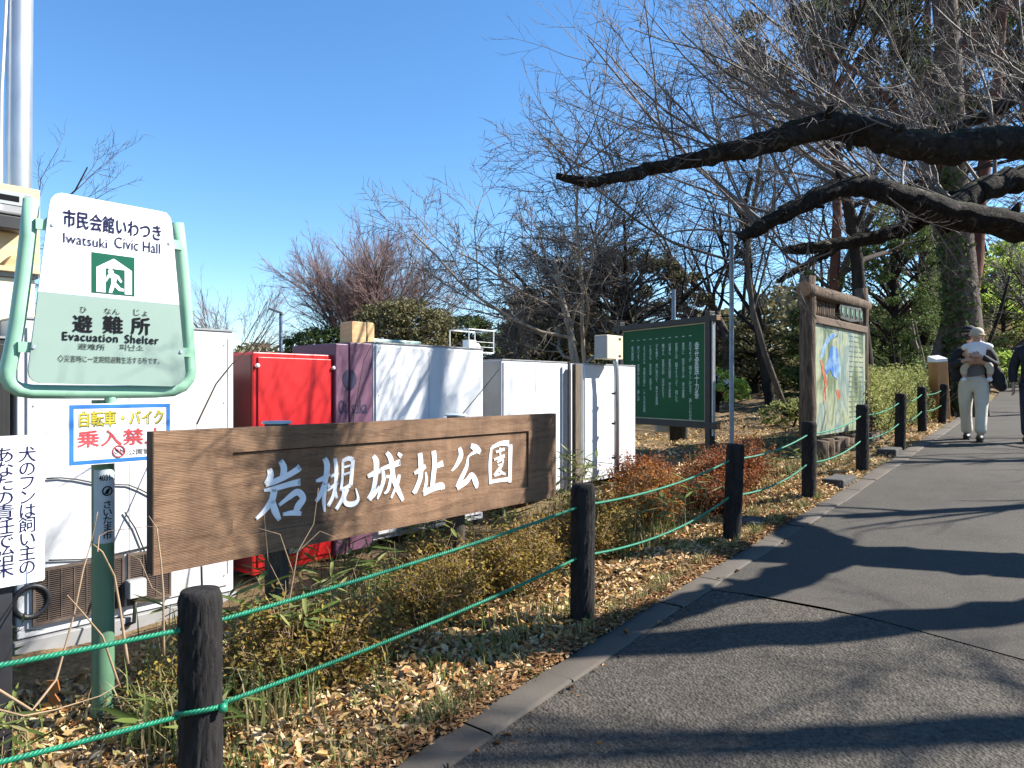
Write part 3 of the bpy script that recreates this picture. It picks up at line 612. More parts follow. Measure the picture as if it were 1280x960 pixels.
xb, zb3 = bk.p(152, 564.5); m = MB(); m.tube([(xb + .026 * math.cos(t), .0285, zb3 + .026 * math.sin(t)) for t in np.linspace(0, 2 * PI, 25)[:-1]], .0035, 5, closed=True)
m.tube([(xb - .018, .0282, zb3 + .018), (xb + .018, .0282, zb3 - .018)], .003, 5); m.build('ban_symbol', PINK, bk.o)
m = MB()
for dx in (-.011, .011): m.tube([(xb + dx + .007 * math.cos(t), .0292, zb3 - .003 + .007 * math.sin(t)) for t in np.linspace(0, 2 * PI, 13)[:-1]], .0014, 4, closed=True)
m.tube([(xb - .011, .0292, zb3 - .003), (xb - .004, .0292, zb3 + .010), (xb + .007, .0292, zb3 + .010), (xb + .011, .0292, zb3 - .003)], .0014, 4); m.build('bicycle_symbol', INK, bk.o)
for dz in (.05, zt_ - zb2 - .05):
    m = MB(); xm = bk.x(140); m.tube([(xm - .05, .038, zb2 + dz), (xm - .055, .10, zb2 + dz), (xm, .158, zb2 + dz), (xm + .055, .10, zb2 + dz), (xm + .05, .038, zb2 + dz)], .006, 6); m.build('band_clamp', STEEL, bk.o)
# dog notice
dg_ = Plane(-.95, 10, 'dog_notice', 'white notice with vertical navy writing on a black post, cut off by the left edge', 'notice')
x0, x1 = dg_.x(-70), dg_.x(56); zt_, zb2 = dg_.p(56, 543)[1], dg_.p(56, 725)[1]
m = MB(); m.prism(rbox(x0, x1, zb2, zt_, .008, 3), 0, .006); m.build('plate', SIGNW, dg_.o)
for t, pa, pb_ in (('犬\nの\nフ\nン\nは\n飼\nい\n主\nの', 23, 45, ), ('あ\nな\nた\nの\n責\n任\nで\n始\n末', -9, 18), ('し\nま\nし\nょ\nう', -42, -18)):
    n_ = t.count('\n') + 1; z1 = zt_ - .045; ht = (zt_ - zb2) * .86 * n_ / 9
    lettering('lettering', t, dg_.x(pa), dg_.x(pb_), z1 - ht, z1, -.002, NAVY, dg_.o, bold=.0, line=.83)
m = MB(); m.box(dg_.x(-34), dg_.x(19), .03, .11, -.3, zt_ - .02); m.build('post', DARKMETAL, dg_.o, bevel=.006)
for z in (zb2 + .08, zt_ - .1):
    m = MB(); m.box(dg_.x(-45), dg_.x(28), .0065, .0298, z - .015, z + .015); m.build('bracket', STEEL, dg_.o)
# ------------------------------------------------------------------ vending machines seen from their backs
def machine(px0, px1, v, ztop_abs, name, label, cat, mat, depth=.68, z0=.07, side=None, rim=.03, group=None, inset=True):
    pl = Plane(v, (px0 + px1) / 2, name, label, cat, group); x0, x1 = pl.x(px0), pl.x(px1); zt = ztop_abs - pl.z0; pl.x0, pl.x1, pl.zt = x0, x1, zt
    m = MB(); m.box(x0, x1, .012, depth, z0, zt); pl.body = m.build('body', mat, pl.o, bevel=.008)
    if inset:
        m = MB(); m.box(x0 + rim, x1 - rim, .0, .0121, z0 + .05, zt - rim); m.build('back_panel', mat, pl.o, bevel=.004)
    if inset and x1 - x0 > .35 and mat is not RED:     # seam, hinge strip and screws of the back panel
        m = MB(); xs_ = x0 + (x1 - x0) * .46; m.box(xs_ - .0018, xs_ + .0018, -.0015, -.0003, z0 + .08, zt - rim - .03); m.build('seam', GREYP, pl.o)
        for zz in np.linspace(z0 + .12, zt - rim - .05, 5):
            for xx in (x0 + rim + .03, x1 - rim - .03): m = MB(); m.tube([(xx, -.0003, zz), (xx, -.004, zz)], [.007, .005], 8); m.build('screw', STEEL, pl.o)
        m = MB(); m.box(x0 + .004, x1 - .004, .004, depth - .01, zt + .0005, zt + .012); m.build('top_cap', GREYP, pl.o)
    for xx in (x0 + .06, x1 - .06):
        for yy in (.06, depth - .06): m = MB(); m.cyl(xx, yy, -.1, z0 + .002, .025, 10); m.build('foot', DARKMETAL, pl.o, auto=True)
    return pl
def grille(pl, x0, x1, z0, z1, mat, n, y=-.012):
    m = MB(); m.box(x0 + .012, x1 - .012, y + .006, -.0005, z0 + .01, z1 - .01); g = m.build('grille', SHADOW_DETAIL, pl.o)
    m = MB()
    for i in range(n): z = z0 + (z1 - z0) * (i + .5) / n; m.box(x0 + .012, x1 - .012, y, y + .005, z - (z1 - z0) / n * .22, z + (z1 - z0) / n * .22)
    for xx in np.linspace(x0 + .012, x1 - .012, max(3, int((x1 - x0) / .06))): m.box(xx - .0025, xx + .0025, y - .003, y - .0003, z0 + .01, z1 - .01)
    for a in ((x0, x1, z0 - .008, z0 + .01), (x0, x1, z1 - .01, z1 + .008), (x0, x0 + .012, z0 + .0101, z1 - .0101), (x1 - .012, x1, z0 + .0101, z1 - .0101)): m.box(a[0], a[1], y - .004, -.0004, a[2], a[3])
    m.build('slats', mat, g)
GRP = 'vending machines in a row with their backs to the fence'
bm_ = machine(-120, 14, -2.2, 1.77, 'vending_machine', 'black machine at the far left edge, behind the dog notice, mostly cut off', 'vending machine', BLACK, group=GRP)
w1 = machine(22, 293, -2.2, 1.885, 'vending_machine', 'widest white machine back, rusty brown grille at its foot, behind the green pole', 'vending machine', WHITE, rim=.045, group=GRP)
gx = [w1.x(40), w1.x(150), w1.x(213)]
grille(w1, gx[0], gx[1] + .02, .14, .44, RUSTG, 26); grille(w1, gx[1] + .04, gx[2], .14, .44, RUSTG, 26)
m = MB(); m.box(w1.x0 - .02, w1.x1 + .02, -.02, .5, -.08, .062); m.build('plinth', GREYP, w1.o, bevel=.005)
m = MB(); z = w1.p(35, 752)[1]; m.tube([(w1.x(38) + .085 * math.cos(t), -.012, z + .085 * math.sin(t)) for t in np.linspace(0, 2 * PI, 25)[:-1]], .016, 8, closed=True); m.build('ring_handle', DARKMETAL, w1.o, True)
m = MB(); m.box(w1.x(284), w1.x(285.3), -.0025, -.0003, .2, w1.zt - .05); m.build('seam', GREYP, w1.o)
for pts in ([(57, 598), (75, 597), (95, 599), (120, 604), (160, 606), (175, 612), (205, 628)], [(60, 700), (100, 699), (130, 695), (175, 685), (205, 676)], [(155, 640), (168, 660), (180, 690), (184, 722)]):
    m = MB(); m.tube([(w1.p(*q)[0], -.012, w1.p(*q)[1]) for q in pts], .0045, 6); m.build('cable', BLACK, w1.o, True)
jb = Plane(-2.2, 166, 'junction_box', 'small grey junction box low on the widest white machine, right of the green pole', 'junction box')
a = jb.box(154, 177, 722, 745); m = MB(); m.box(a[0], a[1], -.075, -.016, a[2], a[3]); b_ = m.build('body', GREYP, jb.o, bevel=.01)
m = MB(); m.box(a[0] + .005, a[1] - .005, -.085, -.0752, a[2] + .005, a[3] - .005); m.build('lid', M('box_lid', (.5, .5, .47)), jb.o, bevel=.006)
m = MB(); m.tube([((a[0] + a[1]) / 2, -.045, a[2]), ((a[0] + a[1]) / 2 - .01, -.045, a[2] - .15), (a[0], -.03, .02)], .012, 8); m.build('conduit', BLACK, jb.o, True)
rd = machine(317, 420, -2.2, 1.755, 'vending_machine', 'bright red vending machine back with two white knobs near its top corners', 'vending machine', RED, rim=.035, group=GRP)
for px, py in ((321, 457), (416, 460)):
    x, z = rd.p(px, py); m = MB(); m.tube([(x, -.0005, z), (x, -.018, z), (x, -.024, z)], [.015, .015, .009], 12); m.build('knob', WHITE_TRIM, rd.o, auto=True)
m = MB(); m.box(rd.x0 - .004, rd.x0 - .0005, .03, .66, .1, rd.zt - .02); m.build('shaded_side', SHADERED, rd.o)  # shade on the unlit left side, put into a darker red skin
a = rd.box(343, 375, 712, 752); m = MB(); m.box(a[0], a[1], -.012, -.0004, .18, .42); m.build('service_plate', GREYP, rd.o)
pu = machine(420.8, 437, -2.16, 1.845, 'vending_machine', 'narrow dull purple machine door half, against the red machine back', 'vending machine', PURPLE, depth=.6, group=GRP, inset=False)
pv = machine(438.6, 466.5, -2.18, 1.862, 'vending_machine', 'plum purple machine side beside the white machine, carrying a dark fig mark', 'vending machine', PURPLE, depth=.6, group=GRP, inset=False)
def egg(pl, half, name):
    pts = []
    for t in np.linspace(0, 2 * PI, 40)[:-1]:
        px = 438 + 8.5 * math.sin(t) * (1 + .12 * math.cos(t)); py = 475 - 13 * math.cos(t)
        if half < 0: px = min(px, 436.4)
        else: px = max(px, 439.2)
        pts.append(pl.p(px, py))
    m = MB(); m.prism(pts, .009, .0116); m.build(name, FIG, pl.o)
egg(pu, -1, 'fig_mark'); egg(pv, 1, 'fig_mark')
for pl, t, a in ((pu, 'Ot', (424.5, 435)), (pv, 'suka', (440.5, 460))): lettering('lettering', t, *[pl.x(q) for q in a], *[pl.box(*a, 500, 517)[k] for k in (2, 3)], .0095, FIG, pl.o)
w2 = machine(467.5, 605, -2.2, 1.868, 'vending_machine', 'white machine back behind the middle of the name board, right of the purple machine', 'vending machine', WHITE, rim=.02, group=GRP)
grille(w2, w2.x(498), w2.x(572), .1, .62, GREYP, 22)
m = MB(); m.box(w2.x0 + .03, w2.x(494), -.02, -.0004, .12, .5); m.build('service_plate', WHITE_TRIM, w2.o, bevel=.004)
w3 = machine(628, 713, -2.2, 1.777, 'vending_machine', 'white machine back beyond the right end of the name board, left of the timber rail', 'vending machine', WHITE, rim=.02, group=GRP)
m = MB(); m.box(w3.x0 - .004, w3.x0 - .0006, .02, .66, .08, w3.zt - .01); m.build('shaded_side', GREYP, w3.o)  # grey skin paints the shade on this white machine's left side
w4 = machine(730, 795, -2.2, 1.774, 'vending_machine', 'farthest white machine back, with the grey conduit up its face, left of the green board', 'vending machine', WHITE, rim=.02, group=GRP)
sp_ = machine(714.5, 720, -2.19, 1.772, 'filler_panel', 'narrow pale filler panel between two white machine backs', 'panel', WHITE, depth=.5, group=None, inset=False)
rl = Plane(-2.10, 723, 'timber_rail', 'weathered upright timber rail between the two farthest white machine backs', 'rail')
a = rl.box(719.5, 727, 455, 610); m = MB(); m.box(a[0], a[1], -.0, .05, -.2, a[3]); m.build('upright', M('old_timber', (.13, .10, .07), (.07, .055, .04), 8, .8, stretch=(4, 4, .6)), rl.o, bevel=.004)
m = MB(); m.box(rl.x(714), rl.x(716), .03, .05, -.2, a[3] + .02); m.build('strip', DARKMETAL, rl.o)
# things standing on the machines
def on(pl_v, px, name, label, cat): return Plane(pl_v, px, name, label, cat)
t = on(-2.35, 453, 'wood_block', 'pale squared timber block standing on top of the purple machine', 'timber block')
a = t.box(440, 468, 401, 428.5); t.o.location.z = 1.866; h = a[3] - a[2]
m = MB(); m.prism(rbox(a[0], a[1], 0, h, .02, 3), 0, .16); m.build('block', RAWWOOD, t.o, bevel=.004)
m = MB(); xm = a[0] + (a[1] - a[0]) * .66; m.prism([(xm - .004, .0), (xm + .004, .0), (xm + .008, h * .3), (xm + .002, h * .6), (xm + .004, h), (xm - .006, h), (xm - .004, h * .5), (xm - .008, h * .25)], -.002, -.0003); m.build('crack', SHADOW_DETAIL, t.o)
t = on(-2.5, 497, 'crate_lid', 'flat pale green plastic lid lying on top of the white machine', 'lid')
t.o.location.z = 1.870; m = MB(); m.box(t.x(466), t.x(527), 0, .35, 0, .062); m.build('lid', M('pale_green_plastic', (.40, .52, .42), (.34, .46, .38), 4, .4), t.o, bevel=.01)
m = MB(); m.box(t.x(490), t.x(505), -.004, -.0005, .01, .045); m.build('sticker', SIGNG, t.o)
t = on(-2.4, 601, 'wire_crate', 'small white wire basket on the corner of the white machine', 'basket')
t.o.location.z = 1.848; x0, x1 = t.x(586), t.x(617); m = MB(); hh = .23
for z in (.006, hh): m.tube([(x0, 0, z), (x1, 0, z), (x1, .26, z), (x0, .26, z)], .006, 6, closed=True)
for x in (x0, x1):
    for y in (0, .26): m.tube([(x, y, .006), (x, y, hh)], .006, 6)
m.build('frame', WHITE_TRIM, t.o); m = MB()
for z in (.06, .11): m.tube([(x0, 0, z), (x1, 0, z)], .003, 5)
m.box(x0 + .06, x0 + .17, .06, .14, .012, .13); m.ball((x0 + .21, .1, .06), .05, 10); m.build('contents', WHITE_TRIM, t.o)
# beige switch box on its conduit
t = Plane(-2.02, 770, 'switch_conduit', 'grey conduit pipe clipped up the last white machine back, beige switch box on top', 'conduit')
m = MB(); xp = t.x(770.5); zt_ = t.p(770, 450)[1]; m.tube([(xp, 0, -.2), (xp, 0, zt_ - .12), (xp - .02, 0, zt_ - .03), (xp - .02, .0, zt_ + .03)], .030, 12); m.build('pipe', STEEL, t.o, True)
m = MB(); m.tube([(xp + .045, .0, -.2), (xp + .045, 0, zt_ - .25), (xp + .01, -.01, zt_ - .05), (xp, 0, zt_ + .02)], .012, 8); m.build('cable', BLACK, t.o, True)
for zz in (.35, .75, 1.1): m = MB(); m.box(xp - .05, xp + .06, .0, .036, zz - .012, zz + .012); m.build('clip', DARKMETAL, t.o)
a = t.box(752, 777, 419, 449); m = MB(); m.box(a[0] + .09, a[1], -.02, .16, a[2], a[3]); b_ = m.build('switch_box', CREAM, t.o, bevel=.01)
m = MB(); m.box(a[0] + .084, a[0] + .0895, -.01, .15, a[2] + .01, a[3] - .01); m.build('side_cover', GREYP, b_)
for zz in (a[2] + .04, a[3] - .04): m = MB(); m.box(a[1] - .10, a[1] - .05, -.024, -.0205, zz - .012, zz + .012); m.build('latch', SHADOW_DETAIL, b_)

# ------------------------------------------------------------------ lamp pole with the meter board, far left
x, y, z = GP(19, 4.75); lp = thing('lamp_pole', 'galvanised steel pole at the top left corner, a thin wire clipped along it', 'pole', (x, y, z), ROT)
m = MB(); m.tube([(0, 0, -.2), (.02, 0, 3.2), (.055, 0, 7.5)], [.082, .076, .07], 24); m.build('shaft', STEEL, lp, True)
m = MB(); m.tube([(-.10, -.02, 1.5), (-.092, -.03, 2.6), (-.085, -.03, 3.4), (-.05, -.03, 4.2), (-.06, -.03, 7.0)], .010, 8); m.build('wire', WHITE_TRIM, lp, True)
mt = Plane(-2.55, 20, 'meter_board', 'grey electricity meter on a plywood board with a small timber ledge, at the left edge', 'meter')
a = mt.box(-45, 50, 229, 334); m = MB(); m.box(a[0], a[1], .0, .022, a[2], a[3]); m.build('board', PLY, mt.o)
m = MB(); m.box(a[0], a[1] + .01, -.10, -.0005, a[2] - .03, a[2] - .003); m.build('ledge', PLY, mt.o)
b4 = mt.box(-24, 33, 243, 272); m = MB(); m.box(b4[0], b4[1], -.13, -.0006, b4[2], b4[3]); mb_ = m.build('meter', GREYP, mt.o, bevel=.012)
m = MB(); m.box(b4[1] - .19, b4[1] - .05, -.134, -.1305, b4[2] + .055, b4[3] - .015); sc_ = m.build('display', M('display_grey', (.36, .38, .38)), mb_)
m = MB(); m.box(b4[1] - .175, b4[1] - .075, -.136, -.1342, b4[2] + .075, b4[3] - .028); m.build('readout', INK, sc_)
m = MB(); m.tube([(b4[1] - .175, -.134, b4[2] + .03), (b4[1] - .175, -.14, b4[2] + .03)], .018, 14); m.build('dial', WHITE_TRIM, mb_)
b5 = mt.box(-24, 33, 272.5, 290); m = MB(); m.prism([(b5[0], b5[3] - .002), (b5[1], b5[3] - .002), (b5[1] - .03, b5[2]), (b5[0] + .03, b5[2])], -.12, -.0006); m.build('terminal_cover', BLACK, mt.o, bevel=.008)
b6 = mt.box(0, 26, 300, 313); m = MB(); m.prism([(b6[0], a[2] - .002), (b6[1], a[2] - .002), (b6[1] - .04, a[2] + .065), (b6[0] + .04, a[2] + .065)], -.07, -.0008); m.build('timber_wedge', RAWWOOD, mt.o)
cb = Plane(-2.5, 20, 'cream_cabinet', 'cream metal cabinet under the meter board at the left edge', 'cabinet')
a = cb.box(-60, 44, 344, 425); m = MB(); m.box(a[0], a[1], 0, .3, a[2], a[3]); m.build('body', CREAM, cb.o, bevel=.012)
m = MB(); m.box(a[0] - .01, a[1] + .01, -.015, .31, a[3] + .001, a[3] + .03); m.build('roof', GREYP, cb.o)
m = MB(); m.box(a[0] + .1, a[0] + .18, .1, .18, -.2, a[2] - .001); m.box(a[1] - .18, a[1] - .1, .1, .18, -.2, a[2] - .001); m.build('stand', DARKMETAL, cb.o)

# ------------------------------------------------------------------ green board of family rules
xR, yR = 2.80, 10.4; xL, yL = 1.86, 12.05; rzb = math.atan2(yR - yL, xR - xL); Lb = math.hypot(xR - xL, yR - yL); zg = G(xL, yL); zr = G(xR, yR)
gb = thing('green_board', 'dark green notice board with white vertical writing in a dark timber frame', 'notice board', (xL, yL, zg), rzb)
zb0, zb1 = CAMZ - 38 / FPX * yL - zg + .02, CAMZ + 71 / FPX * yL - zg
m = MB(); m.box(0, Lb, .0, .03, zb0, zb1); pn = m.build('panel', CHALK, gb)
m = MB()
for a in ((0, Lb, zb0 - .0, zb0 + .018), (0, Lb, zb1 - .018, zb1), (0, .018, zb0 + .0181, zb1 - .0181), (Lb - .018, Lb, zb0 + .0181, zb1 - .0181)): m.box(a[0], a[1], -.012, -.0004, a[2], a[3])
m.build('edging', M('brass_edge', (.30, .27, .17), None, 6, .5), pn)
for x in (-.075, Lb + .075): m = MB(); m.box(x - .048, x + .048, -.05, .06, -.6, zb1 + .15); m.build('post', FRAMEB, gb, bevel=.006)
for z0, z1, ex in ((zb1 + .002, zb1 + .085, .24), (zb0 - .095, zb0 - .002, .24)):
    m = MB(); m.box(-ex, Lb + ex, -.045, -.0505 + .10, z0, z1); r_ = m.build('rail', FRAMEB, gb, bevel=.006)
    m = MB(); m.box(Lb + ex + .0005, Lb + ex + .006, -.035, .04, z0 + .01, z1 - .01); m.build('end_grain', LOGEND, r_)
m = MB(); m.box(Lb + .1305, Lb + .155, -.02, .03, .25, zb1 + .1); m.build('lit_side_strip', STEEL, gb)  # added bright strip paints the sunlit right side of the end post
COLS = ['幸せ家族十カ条', '一 おはようが 明るくこだまう 楽しいわが家', '一 食卓に 話がはずみ 幸せ家族', '一 家族とは 親子そろって 和にも', '一 何事も 家族の相談 守る家族', '一 親は人 家族の和 ほほえもう',
        '一 子を育て 共に学びて 幸せな家族', '一 どの子も 家の宝 見守る', '一 ようちえん 学校の話に こころの会話', '一 老いよう 家族みんなで 楽しみ', '一 毎日感謝 一日を 大切に']
xs = [.905] + list(np.linspace(.835, .13, 10))
for i, c in enumerate(COLS):
    big = i == 0; n_ = len(c); hh = (zb1 - zb0) * (.083 if big else .0415) * n_; z1 = zb1 - (zb1 - zb0) * (.19 if big else .10)
    wd = .056 if big else .034; xc = Lb * xs[i]
    k0 = 0; ch1 = hh / n_
    for wd_ in c.split(' '):
        k1 = k0 + len(wd_); dash = wd_ == '一'
        o = lettering('lettering', '\n'.join(wd_), xc - wd * .8, xc + wd * .8, z1 - (ch1 * k1 if not dash else ch1 * .6), z1 - (ch1 * k0 if not dash else ch1 * .45), -.002, CHALKW, pn, fat=.0016 if big else .0, line=.85)
        if big: o['label'] = 'larger title column of white writing'
        k0 = k1 + 1
x, y, z = GP(842, 12.6); up_ = thing('utility_post', 'galvanised pole rising behind the green board, grey box strapped low on it', 'pole', (x, y, z), 0)
m = MB(); m.cyl(.0, .0, -.2, ZH(362, 12.6) - z, .036, 14); m.build('shaft', BLUESTEEL, up_, auto=True)
m = MB(); m.cyl(.17, -.02, -.2, .92, .075, 12); m.build('stub_post', POSTW, up_, auto=True)
m = MB(); m.box(-.32, -.1, -.12, .06, .12, .92); bx_ = m.build('box', GREYP, up_, bevel=.01); m = MB(); m.box(-.0995, -.07, -.11, .05, .14, .9); m.build('lid', WHITE_TRIM, bx_)  # white piece on the box paints its sunlit right edge
m = MB(); m.box(-.1, .06, -.2, -.13, -.2, .86); m.build('timber_post', DARKBARK, up_)
x, y, z = GP(914.5, 6.7); sp2 = thing('steel_prop', 'thin bare steel pole behind the fence, reaching up to a mossy cherry branch', 'pole', (x, y, z), 0)
m = MB(); m.cyl(0, 0, -.2, ZH(294, 6.7) - z, .0215, 12); m.build('shaft', BLUESTEEL, sp2, auto=True)
m = MB(); m.cyl(0, 0, .0, .10, .04, 12); m.build('base', DARKMETAL, sp2, auto=True)
x, y, z = GP(351, 33); sl_ = thing('street_lamp', 'slim dark lamp post with a flat tilted head, far behind the red machine', 'street lamp', (x, y, z), 0)
m = MB(); m.tube([(0, 0, -.3), (0, 0, ZH(392, 33) - z)], [.09, .07], 10); m.build('post', M('lamp_blue', (.05, .07, .13)), sl_, True)
m = MB(); zl = ZH(391, 33) - z; mx_ = Matrix.Rotation(R(20), 4, 'Y'); m.box(-.55, .12, -.16, .16, -.05, .06, Matrix.Translation((0, 0, zl)) @ mx_); m.build('lamp_head', GREYP, sl_, bevel=.02)

# ------------------------------------------------------------------ map board framed with logs
L0 = (4.02, 9.8); R0 = (5.84, 11.9); rzm = math.atan2(R0[1] - L0[1], R0[0] - L0[0]); Lm = math.hypot(R0[0] - L0[0], R0[1] - L0[1]); zm = G(*L0)
mp_ = thing('map_board', 'rustic log-framed board with a painted park map on a low log base', 'map board', (*L0, zm), rzm)
def log(mb, a, b, r, k=18, n=14, seed=0, taper=1):
    rr = random.Random(seed); a, b = Vector(a), Vector(b); pts = []; rad = []
    for i in range(n + 1):
        t = i / n; pts.append(a.lerp(b, t) + Vector((rr.gauss(0, 1), rr.gauss(0, 1), 0)) * r * .035); rad.append(r * (1 + (taper - 1) * t) * rr.uniform(.95, 1.05))
    return mb.tube(pts, rad, k)
zT = ZH(345, 9.8) - zm; zMt = ZH(401, 9.8) - zm; zMb = ZH(546, 9.8) - zm
m = MB(); log(m, (0, 0, -.3), (.02, 0, zT), .115, seed=1, taper=.88); m.build('post', LOGW, mp_, True)
m = MB(); log(m, (Lm, .05, -.3), (Lm - .03, .05, zT + .12), .115, seed=2, taper=.85); m.build('post', LOGW, mp_, True)
m = MB(); log(m, (-.28, -.05, zT - .21), (Lm + .10, .02, zT - .16), .095, seed=3); tl = m.build('top_log', LOGW, mp_, True)
m = MB(); m.tube([(-.288, -.05, zT - .21), (-.281, -.05, zT - .21)], .10, 18); m.build('cut_end', LOGEND, tl)
m = MB()
xs = np.arange(.13, Lm - .12, .085)
for i, x in enumerate(xs): log(m, (x, .04, zMt + .09), (x, .04, zT - .22), .046, 8, 4, 20 + i)
m.build('slat_panel', LOGW, mp_, True)
m = MB(); m.box(.115, Lm - .12, -.07, .05, zMt - .02, zMt + .085); m.build('lintel', M('lintel_wood', (.11, .065, .035), (.07, .042, .024), 7, .7, stretch=(.5, 4, 4)), mp_, bevel=.008)
pmx0, pmx1 = .118, Lm - .125
def map_mat():
    m, nt, b, out = base_mat('painted_map'); v = coords(nt, (1.4, 1, .55)); n = noise(nt, v, 1.9, 6, .6, .8)
    r = ramp(nt, [(.28, (.03, .055, .03)), (.42, (.12, .16, .09)), (.5, (.30, .32, .21)), (.6, (.10, .17, .18)), (.72, (.34, .34, .23))]); nt.links.new(n, r.inputs[0])
    n2 = noise(nt, coords(nt, (5, 1, .7)), 2.5, 5, .6); r2 = ramp(nt, [(.3, (.7, .7, .7)), (.7, (1.15, 1.15, 1.15))]); nt.links.new(n2, r2.inputs[0])
    nt.links.new(mixc(nt, 1, r.outputs[0], r2.outputs[0], 'MULTIPLY'), b.inputs['Base Color']); b.inputs['Roughness'].default_value = .4; return m
m = MB(); m.box(pmx0, pmx1, -.03, .03, zMb, zMt - .021); pm = m.build('painted_map', map_mat(), mp_)
def mxz(px, py):
    k = (px - 640) / FPX; dx, dy = R0[0] - L0[0], R0[1] - L0[1]      # meet the map's own plane
    t = (k * L0[1] - L0[0]) / (dx - k * dy); d = L0[1] + t * dy; return t * Lm, ZH(py, d) - zm
def daub(px_pts, mat, name, y=-.0335):
    mb = MB(); mb.prism([mxz(*q) for q in px_pts], y, -.0302); return mb.build(name, mat, pm)
BLU = M('map_blue', (.02, .10, .32), (.20, .30, .34), 4, .5, lo=.42, hi=.6); REDM = M('map_red', (.30, .05, .02), (.30, .20, .10), 7, .5, lo=.42, hi=.6)
daub([(1022, 448), (1024, 436), (1030, 424), (1036, 417), (1041, 417), (1040, 421), (1034, 426), (1029, 436), (1026, 447)], BLU, 'painted_stream')
daub([(1036, 432), (1044, 436), (1046, 448), (1048, 462), (1044, 474), (1038, 470), (1035, 462), (1030, 468), (1028, 460), (1033, 448)], BLU, 'painted_lake', -.0338)
daub([(1022, 450), (1025, 452), (1029, 468), (1032, 480), (1029, 487), (1030, 498), (1026, 506), (1026, 492), (1028, 482), (1025, 466)], REDM, 'painted_road')
daub([(1042, 487), (1047, 488), (1048, 498), (1044, 500)], REDM, 'painted_plaza')
m = MB()
for i in range(17):
    z = mxz(1066, 421 + i * 6.2)[1]
    for j in range(3):
        xa = mxz(1059 + j * 6.2, 470)[0]; xb = mxz(1063.6 + j * 6.2, 470)[0]; m.box(xa, xb, -.0332, -.0302, z - .012, z + .006)
m.build('name_list', M('faded_text', (.05, .07, .05), (.09, .12, .09), 60, .6), pm)
EMB = M('carved_leaf_green', (.10, .22, .13), (.07, .17, .10), 8, .6)
m = MB(); x0, z0 = mxz(1046, 400); x1, z1 = mxz(1074, 384)
m.prism([(x0, z0 + .02), (x0 - .05, z0 + .16), (x0 + .02, z0 + .26), (x0 + .3, z0 + .25), (x1 - .1, z0 + .27), (x1, z0 + .2), (x1 + .02, z0 + .05), (x0 + .5, z0)], -.055, -.012); pq = m.build('carved_plaque', M('plaque_wood', (.03, .035, .03), (.05, .05, .04), 8), mp_, bevel=.01)
m = MB()
for i in range(5):
    cx = x0 + .06 + (x1 - x0 - .1) * i / 4.4
    m.prism([(cx - .06, z0 + .05), (cx - .01, z0 + .12), (cx + .05, z0 + .07), (cx + .035, z0 + .13), (cx + .06, z0 + .2), (cx + .0, z0 + .17), (cx - .05, z0 + .22), (cx - .03, z0 + .13)], -.066, -.0552)
m.build('carved_leaves', EMB, pq)
m = MB()
for i in range(13): x = .05 + i * (Lm - .05) / 12; log(m, (x, -.17, -.35), (x, -.17, zMb - .05 + .02 * math.sin(i * 2.3)), .105, 10, 5, 60 + i)
m.build('base_logs', LOGW, mp_, True)
m = MB(); m.box(-.02, Lm + .05, -.12, .12, -.3, zMb - .07); m.build('base_fill', CONC, mp_)
for i, (px, py, dep, sx, lab) in enumerate([(1049, 600, 8.0, .55, 'low dark stone block set in the soil left of the fifth post'), (1112, 566, 9.9, .5, 'dark stone step block beside the kerb before the hedge'), (940, 652, 6.45, .32, 'flat dark stone lying between the third and fourth posts')]):
    x, y, z = GP(px, dep); t = thing('stone_block', lab, 'stone', (x, y, z), ROT + .05 * i); m = MB(); m.box(-sx / 2, sx / 2, -.12, .12, -.1, .085 if i < 2 else .05); m.build('block', M('dark_stone', (.07, .065, .06), (.04, .038, .036), 9, .9, bump=.5), t, bevel=.02)
x, y, z = GP(1176, 15.2); t = thing('marker_post', 'short orange-brown square marker post with a white slanted top, leaning by the hedge', 'marker post', (x, y, z), ROT - .6); t.rotation_euler = (R(2), R(-5), ROT - .75)
m = MB(); m.box(-.13, .13, -.13, .13, -.3, ZH(452, 15.2) - z); m.build('post', M('marker_brown', (.42, .19, .06), (.32, .14, .045), 4, .6, stretch=(3, 3, .5)), t, bevel=.01)
m = MB(); zt_ = ZH(452, 15.2) - z; m.add([(-.13, -.13, zt_ + .001), (.13, -.13, zt_ + .001), (.13, .13, zt_ + .001), (-.13, .13, zt_ + .001), (-.13, -.13, zt_ + .06), (.13, -.13, zt_ + .06), (.13, .13, zt_ + .13), (-.13, .13, zt_ + .13)], [(0, 1, 2, 3), (4, 5, 6, 7), (0, 1, 5, 4), (1, 2, 6, 5), (2, 3, 7, 6), (3, 0, 4, 7)]); m.build('cap', WHITE_TRIM, t)
x, y, z = GP(904, 23); t = thing('fallen_banner', 'tiny white and red sign far back on the forest floor', 'sign', (x, y, z), 0)
m = MB(); m.box(-.28, .28, 0, .03, .45, 1.0); m.build('panel', WHITE_TRIM, t); m = MB(); m.box(-.28, .28, 0, .03, .12, .449); m.build('foot_panel', RED, t); m = MB(); m.box(-.02, .02, .031, .06, -.2, .9); m.build('stake', DARKMETAL, t)
